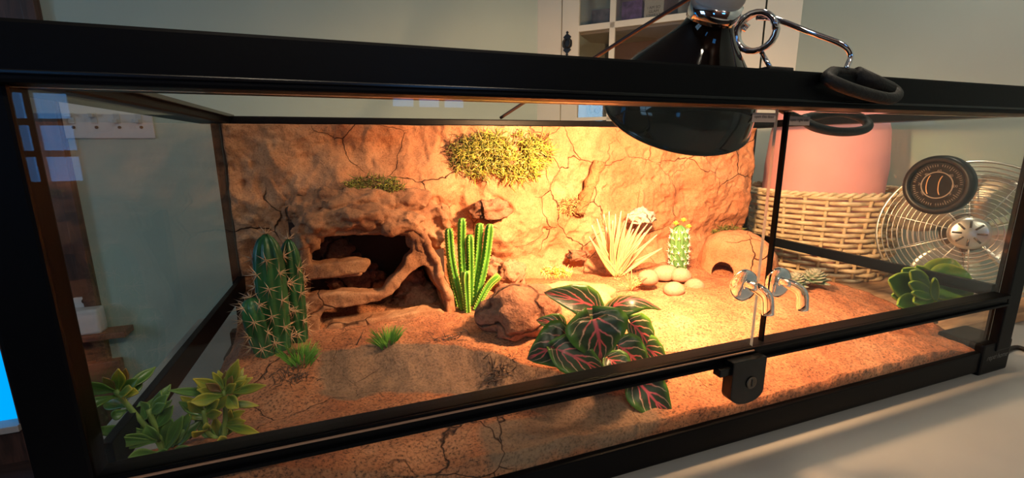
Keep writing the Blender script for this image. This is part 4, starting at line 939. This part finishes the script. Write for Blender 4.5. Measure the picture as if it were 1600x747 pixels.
# ================================================================== CLAMP LAMP
AXD = Vector((.11, .54, -.83)).normalized(); LC = Vector((.6225, .120, .4290)); UPX = -AXD
lamp = empty('dome_clamp_lamp', LC, 'glossy black dome heat lamp with chrome clamp hanging in the terrarium top', 'lamp')
PR = [(.096, 0), (.0945, .016), (.090, .036), (.077, .058), (.060, .077), (.046, .092), (.034, .106), (.027, .120), (.026, .134)]
pp = spline([Vector((a, b, 0)) for a, b in PR], 4)
bm = bmesh.new(); lathe(bm, [(.0965, -.001), (.0978, .001), (.0965, .003)] + [(p.x, p.y) for p in pp[1:]], LC, UPX, 72); shade = mk('dome', bm, K_GLOSS, lamp)
bm = bmesh.new(); lathe(bm, [(.0960, -.001)] + [(max(.001, p.x - .002), p.y) for p in pp[1:]], LC, UPX, 72); mk('reflector', bm, K_WHITEMET, lamp)
bm = bmesh.new(); lathe(bm, [(.026, .122), (.029, .123), (.029, .140), (.026, .141)], LC, UPX, 48); mk('collar', bm, K_CHROME, lamp)
bm = bmesh.new(); lathe(bm, [(.025, .138), (.028, .146), (.026, .165), (.024, .19), (.022, .22), (.015, .226), (0, .226)], LC, UPX, 40); mk('socket', bm, K_CERAMIC, lamp)
BC = LC - AXD * .045
bm = bmesh.new(); lathe(bm, [(.012, .12), (.014, .095), (.024, .072), (.034, .055), (.035, .044), (.028, .034), (.015, .029), (0, .028)][::-1], LC, UPX, 32); mk('bulb', bm, simple('glowing_bulb', (1, .9, .7), .4, emit=(1, .72, .40), es=30), lamp)
sl = bpy.data.lights.new('basking_beam', 'SPOT'); sl.energy = BASK_W; sl.color = BASK_COL; sl.spot_size = math.radians(168); sl.spot_blend = .8; sl.shadow_soft_size = .022
so = bpy.data.objects.new('basking_beam', sl); COL.objects.link(so); so.location = LC - AXD * .022
aim = (Vector((.78, .45, .17)) - so.location).normalized(); so.rotation_euler = aim.to_track_quat('-Z', 'Y').to_euler()
# clamp bracket: wing screw, spring coil, two wires, rubber sleeved jaws
pj = at(1152, 30, y=.085)
bm = bmesh.new(); a = at(1136, 22, y=.085); b = at(1168, 45, y=.07); tube(bm, [a, a.lerp(b, .5), b], [.006, .0045, .005], 14)
lathe(bm, [(.0, 0), (.009, 0), (.009, .006), (0, .006)], at(1147, 30, y=.08), (b - a), 20)
for k in range(6):
    q = a.lerp(b, .25 + .1 * k); lathe(bm, [(.0068, -.0012), (.0078, 0), (.0068, .0012)], q, (b - a), 18)
mk('swivel', bm, K_CHROME, lamp)
cc = at(1181, 50, y=.055); cax = Vector((.75, .55, .15)).normalized(); s_, n_ = frame_at(cax); n_ = -n_ if n_.z < 0 else n_
bm = bmesh.new(); pts = [cc + cax * (-.010 + .024 * k / 96) + (s_ * math.cos(2 * PI * k / 20) + n_ * math.sin(2 * PI * k / 20)) * .0215 for k in range(97)]
tube(bm, pts, .0036, 10); mk('spring', bm, K_CHROME, lamp)
bm = bmesh.new(); tube(bm, spline([at(1183, 27, y=.055), at(1212, 30, y=.035), at(1262, 49, y=.01), at(1315, 69, y=-.012), at(1329, 86, y=-.016), at(1322, 108, y=-.016)], 8), .0031, 12); mk('wire_arm', bm, K_CHROME, lamp)
bm = bmesh.new(); tube(bm, [at(1186, 75, y=.058), at(1207, 112, y=.040)], .0028, 12); mk('wire_arm', bm, K_CHROME, lamp)
def loop(pts, r, name):
    bm = bmesh.new(); P = spline(pts + [pts[0]], 8)[:-1]; tube(bm, P, r, 14, closed=True); mk(name, bm, K_RUBBER, lamp)
loop([at(1300, 113, y=-.014), at(1293, 122, y=-.030), at(1312, 133, y=-.038), at(1350, 146, y=-.040), at(1388, 154, y=-.038), at(1401, 148, y=-.028), at(1390, 137, y=-.018), at(1362, 127, y=-.014), at(1335, 117, y=-.012)], .0066, 'upper_jaw')
bm = bmesh.new(); tube(bm, [at(1336, 117, y=-.018), at(1388, 141, y=-.026)], .0095, 16); mk('jaw_sleeve', bm, K_RUBBER, lamp)
loop([at(1252, 186, y=.045), at(1275, 199, y=.030), at(1310, 206, y=.026), at(1345, 204, y=.028), at(1357, 196, y=.034), at(1345, 184, y=.045), at(1318, 176, y=.048), at(1290, 178, y=.048)], .0058, 'lower_jaw')
bm = bmesh.new(); c = at(1208, 113, y=.04); box(bm, c.x - .020, c.x + .020, .028, .052, c.z - .010, c.z + .005, .003)
tube(bm, spline([(c.x, .045, c.z - .008), (c.x + .01, .047, .44), tuple(at(1252, 186, y=.045))], 6), .004, 10); mk('jaw_block', bm, K_RUBBER, lamp)
# lamp cord
sk = LC + UPX * .223
bm = bmesh.new(); P = [at(782, 180, y=.545), at(850, 140, y=.46), at(920, 96, y=.36), at(1000, 45, y=.27), at(1076, -2, y=.21)]
P[0].z = .447; e = P[-1] + (P[-1] - P[-2]) * .5
tube(bm, spline(P + [e, Vector((e.x + .03, e.y, e.z + .02)), sk + Vector((.01, .0, .05)), sk + UPX * .002], 8), .0032, 10)
o = mk('power_cord', bm, simple('brown_cord', (.02, .010, .008), .4), None, True, origin=P[0]); tag(o, 'dark power cord running up from the back rim to the heat lamp', 'cord')

# ================================================================== BOARD, BASKET, FAN
bm = bmesh.new(); box(bm, 1.285, 1.755, .10, .772, .0005, .024, .006); o = mk('wooden_board', bm, K_BOARD, None, False, origin=(1.52, .4, 0)); tag(o, 'golden brown wooden board on the table under the basket and fan', 'board')
BK = Vector((1.505, .545, .0245)); bk = empty('wicker_basket', BK, 'round woven natural wicker basket right behind the terrarium', 'basket')
HB = .235; R0, R1 = .175, .205
def rb(z): return R0 + (R1 - R0) * z / HB
bm = bmesh.new(); NS = 26
for k in range(NS):
    a = 2 * PI * k / NS; tube(bm, [BK + Vector((math.cos(a) * rb(z), math.sin(a) * rb(z), z)) for z in (0, HB * .33, HB * .66, HB)], .0045, 6)
mk('stakes', bm, K_WICKER, bk)
bm = bmesh.new(); rows = 17
for r_i in range(rows):
    z = .005 + (HB - .012) * r_i / (rows - 1); pts = []
    for k in range(NS * 4):
        a = 2 * PI * k / (NS * 4); rr = rb(z) + .0065 * math.cos(a * NS / 2 + PI * r_i); pts.append(BK + Vector((math.cos(a) * rr, math.sin(a) * rr, z + .0015 * noise.noise(Vector((a * 4, r_i * 3.1, 0))))))
    tube(bm, pts, .0058, 7, closed=True)
mk('weave', bm, K_WICKER, bk)
bm = bmesh.new()
for ph in (0, PI):
    tube(bm, [BK + Vector((math.cos(a) * (rb(HB) + .004 * math.cos(a * 30 + ph)), math.sin(a) * (rb(HB) + .004 * math.cos(a * 30 + ph)), HB + .004 * math.sin(a * 30 + ph))) for a in [2 * PI * k / 240 for k in range(240)]], .0045, 6, closed=True)
mk('rim', bm, K_WICKER, bk)
bm = bmesh.new(); b2 = bmesh.new(); lathe(b2, [(.0, .02), (.13, .02), (.15, .05), (.165, .20), (.166, .30), (.160, .40), (.145, .45), (.11, .47), (0, .475)], BK, (0, 0, 1), 64)
for v in b2.verts:
    d = v.co - BK; k = .9 * (1 + .03 * noise.noise(d * 9)); v.co = Vector((BK.x + d.x * k, BK.y + d.y * k, v.co.z))
merge(bm, b2); o = mk('pink_blanket', bm, K_PINK, None, True, origin=BK + Vector((0, 0, .02))); tag(o, 'soft pink fleece blanket bundled inside the wicker basket', 'blanket')

FC = Vector((1.50, .19, .190)); FN = Vector((-.85, -.50, .12)).normalized()
fan = empty('desk_fan', Vector((1.52, .2, .0245)), 'round metal desk fan with wire cage at the right of the terrarium', 'fan')
s_, n_ = frame_at(FN); RF = .158
def fr(r, a, d): return FC + (s_ * math.cos(a) + n_ * math.sin(a)) * r + FN * d
def cage(sign, depth, name):
    bm = bmesh.new()
    for k in range(14):
        r = .035 + (RF - .035) * k / 13; d = sign * depth * (1 - (r / RF) ** 3); tube(bm, [fr(r, 2 * PI * j / 72, d) for j in range(72)], .0011, 5, closed=True)
    for k in range(10):
        a = 2 * PI * k / 10 + .2; tube(bm, [fr(r, a, sign * depth * (1 - (r / RF) ** 3)) for r in [.03 + (RF - .03) * q / 8 for q in range(9)]], .0013, 5)
    mk(name, bm, K_FANMET, fan)
cage(1, .028, 'front_grille'); cage(-1, .045, 'back_grille')
bm = bmesh.new(); lathe(bm, [(RF - .001, -.008), (RF + .003, -.008), (RF + .003, .008), (RF - .001, .008)], FC, FN, 72); mk('rim_band', bm, K_FANMET, fan)
bm = bmesh.new(); lathe(bm, [(0, .034), (.028, .034), (.034, .031), (.036, .027), (.034, .026)], FC, FN, 48)
hub = mk('hub_cap', bm, K_FANMET, fan)
bm = bmesh.new()
for k in range(8):
    a = 2 * PI * k / 8; tube(bm, [fr(.012, a, .035), fr(.028, a, .035)], .0022, 6)
mk('hub_slots', bm, K_FANDARK, hub)
for k in range(4):
    bm = bmesh.new(); a = 2 * PI * k / 4 + .4; rows_ = []
    for i in range(10):
        q = i / 9; r = .03 + .105 * q; half = .30 + .18 * math.sin(PI * q); rows_.append([bm.verts.new(fr(r, a + half * (j / 6 * 2 - 1), -.008 + .016 * (j / 6 * 2 - 1))) for j in range(7)])
    for i in range(9):
        for j in range(6): bm.faces.new((rows_[i][j], rows_[i][j + 1], rows_[i + 1][j + 1], rows_[i + 1][j]))
    o = mk('blade', bm, K_FANMET, fan); m_ = o.modifiers.new('t', 'SOLIDIFY'); m_.thickness = .0012
bm = bmesh.new(); lathe(bm, [(0, -.11), (.03, -.108), (.042, -.095), (.045, -.05), (.04, -.02), (0, -.018)], FC, FN, 32); mk('motor', bm, K_FANDARK, fan)
bm = bmesh.new(); m0 = FC - FN * .07; tube(bm, spline([m0 - Vector((0, 0, .04)), Vector((m0.x, m0.y, .08)), Vector((m0.x, m0.y, .035))], 5), .012, 14); mk('stand', bm, K_FANDARK, fan)
bm = bmesh.new(); lathe(bm, [(0, 0), (.085, 0), (.088, .006), (.075, .012), (.02, .018), (0, .018)], Vector((m0.x, m0.y, .0245)), (0, 0, 1), 48); mk('base', bm, K_FANDARK, fan)
# black cable on the table at the right
bm = bmesh.new(); tube(bm, spline([(1.262, .010, .0045), at(1585, 543, z=.0045), (1.40, -.005, .0045), (1.62, -.03, .0045), (1.75, .02, .0045)], 8), .0042, 10)
o = mk('black_cable', bm, K_RUBBER, None, True, origin=(1.262, .01, 0)); tag(o, 'black cable lying on the table at the right foot of the terrarium', 'cable')
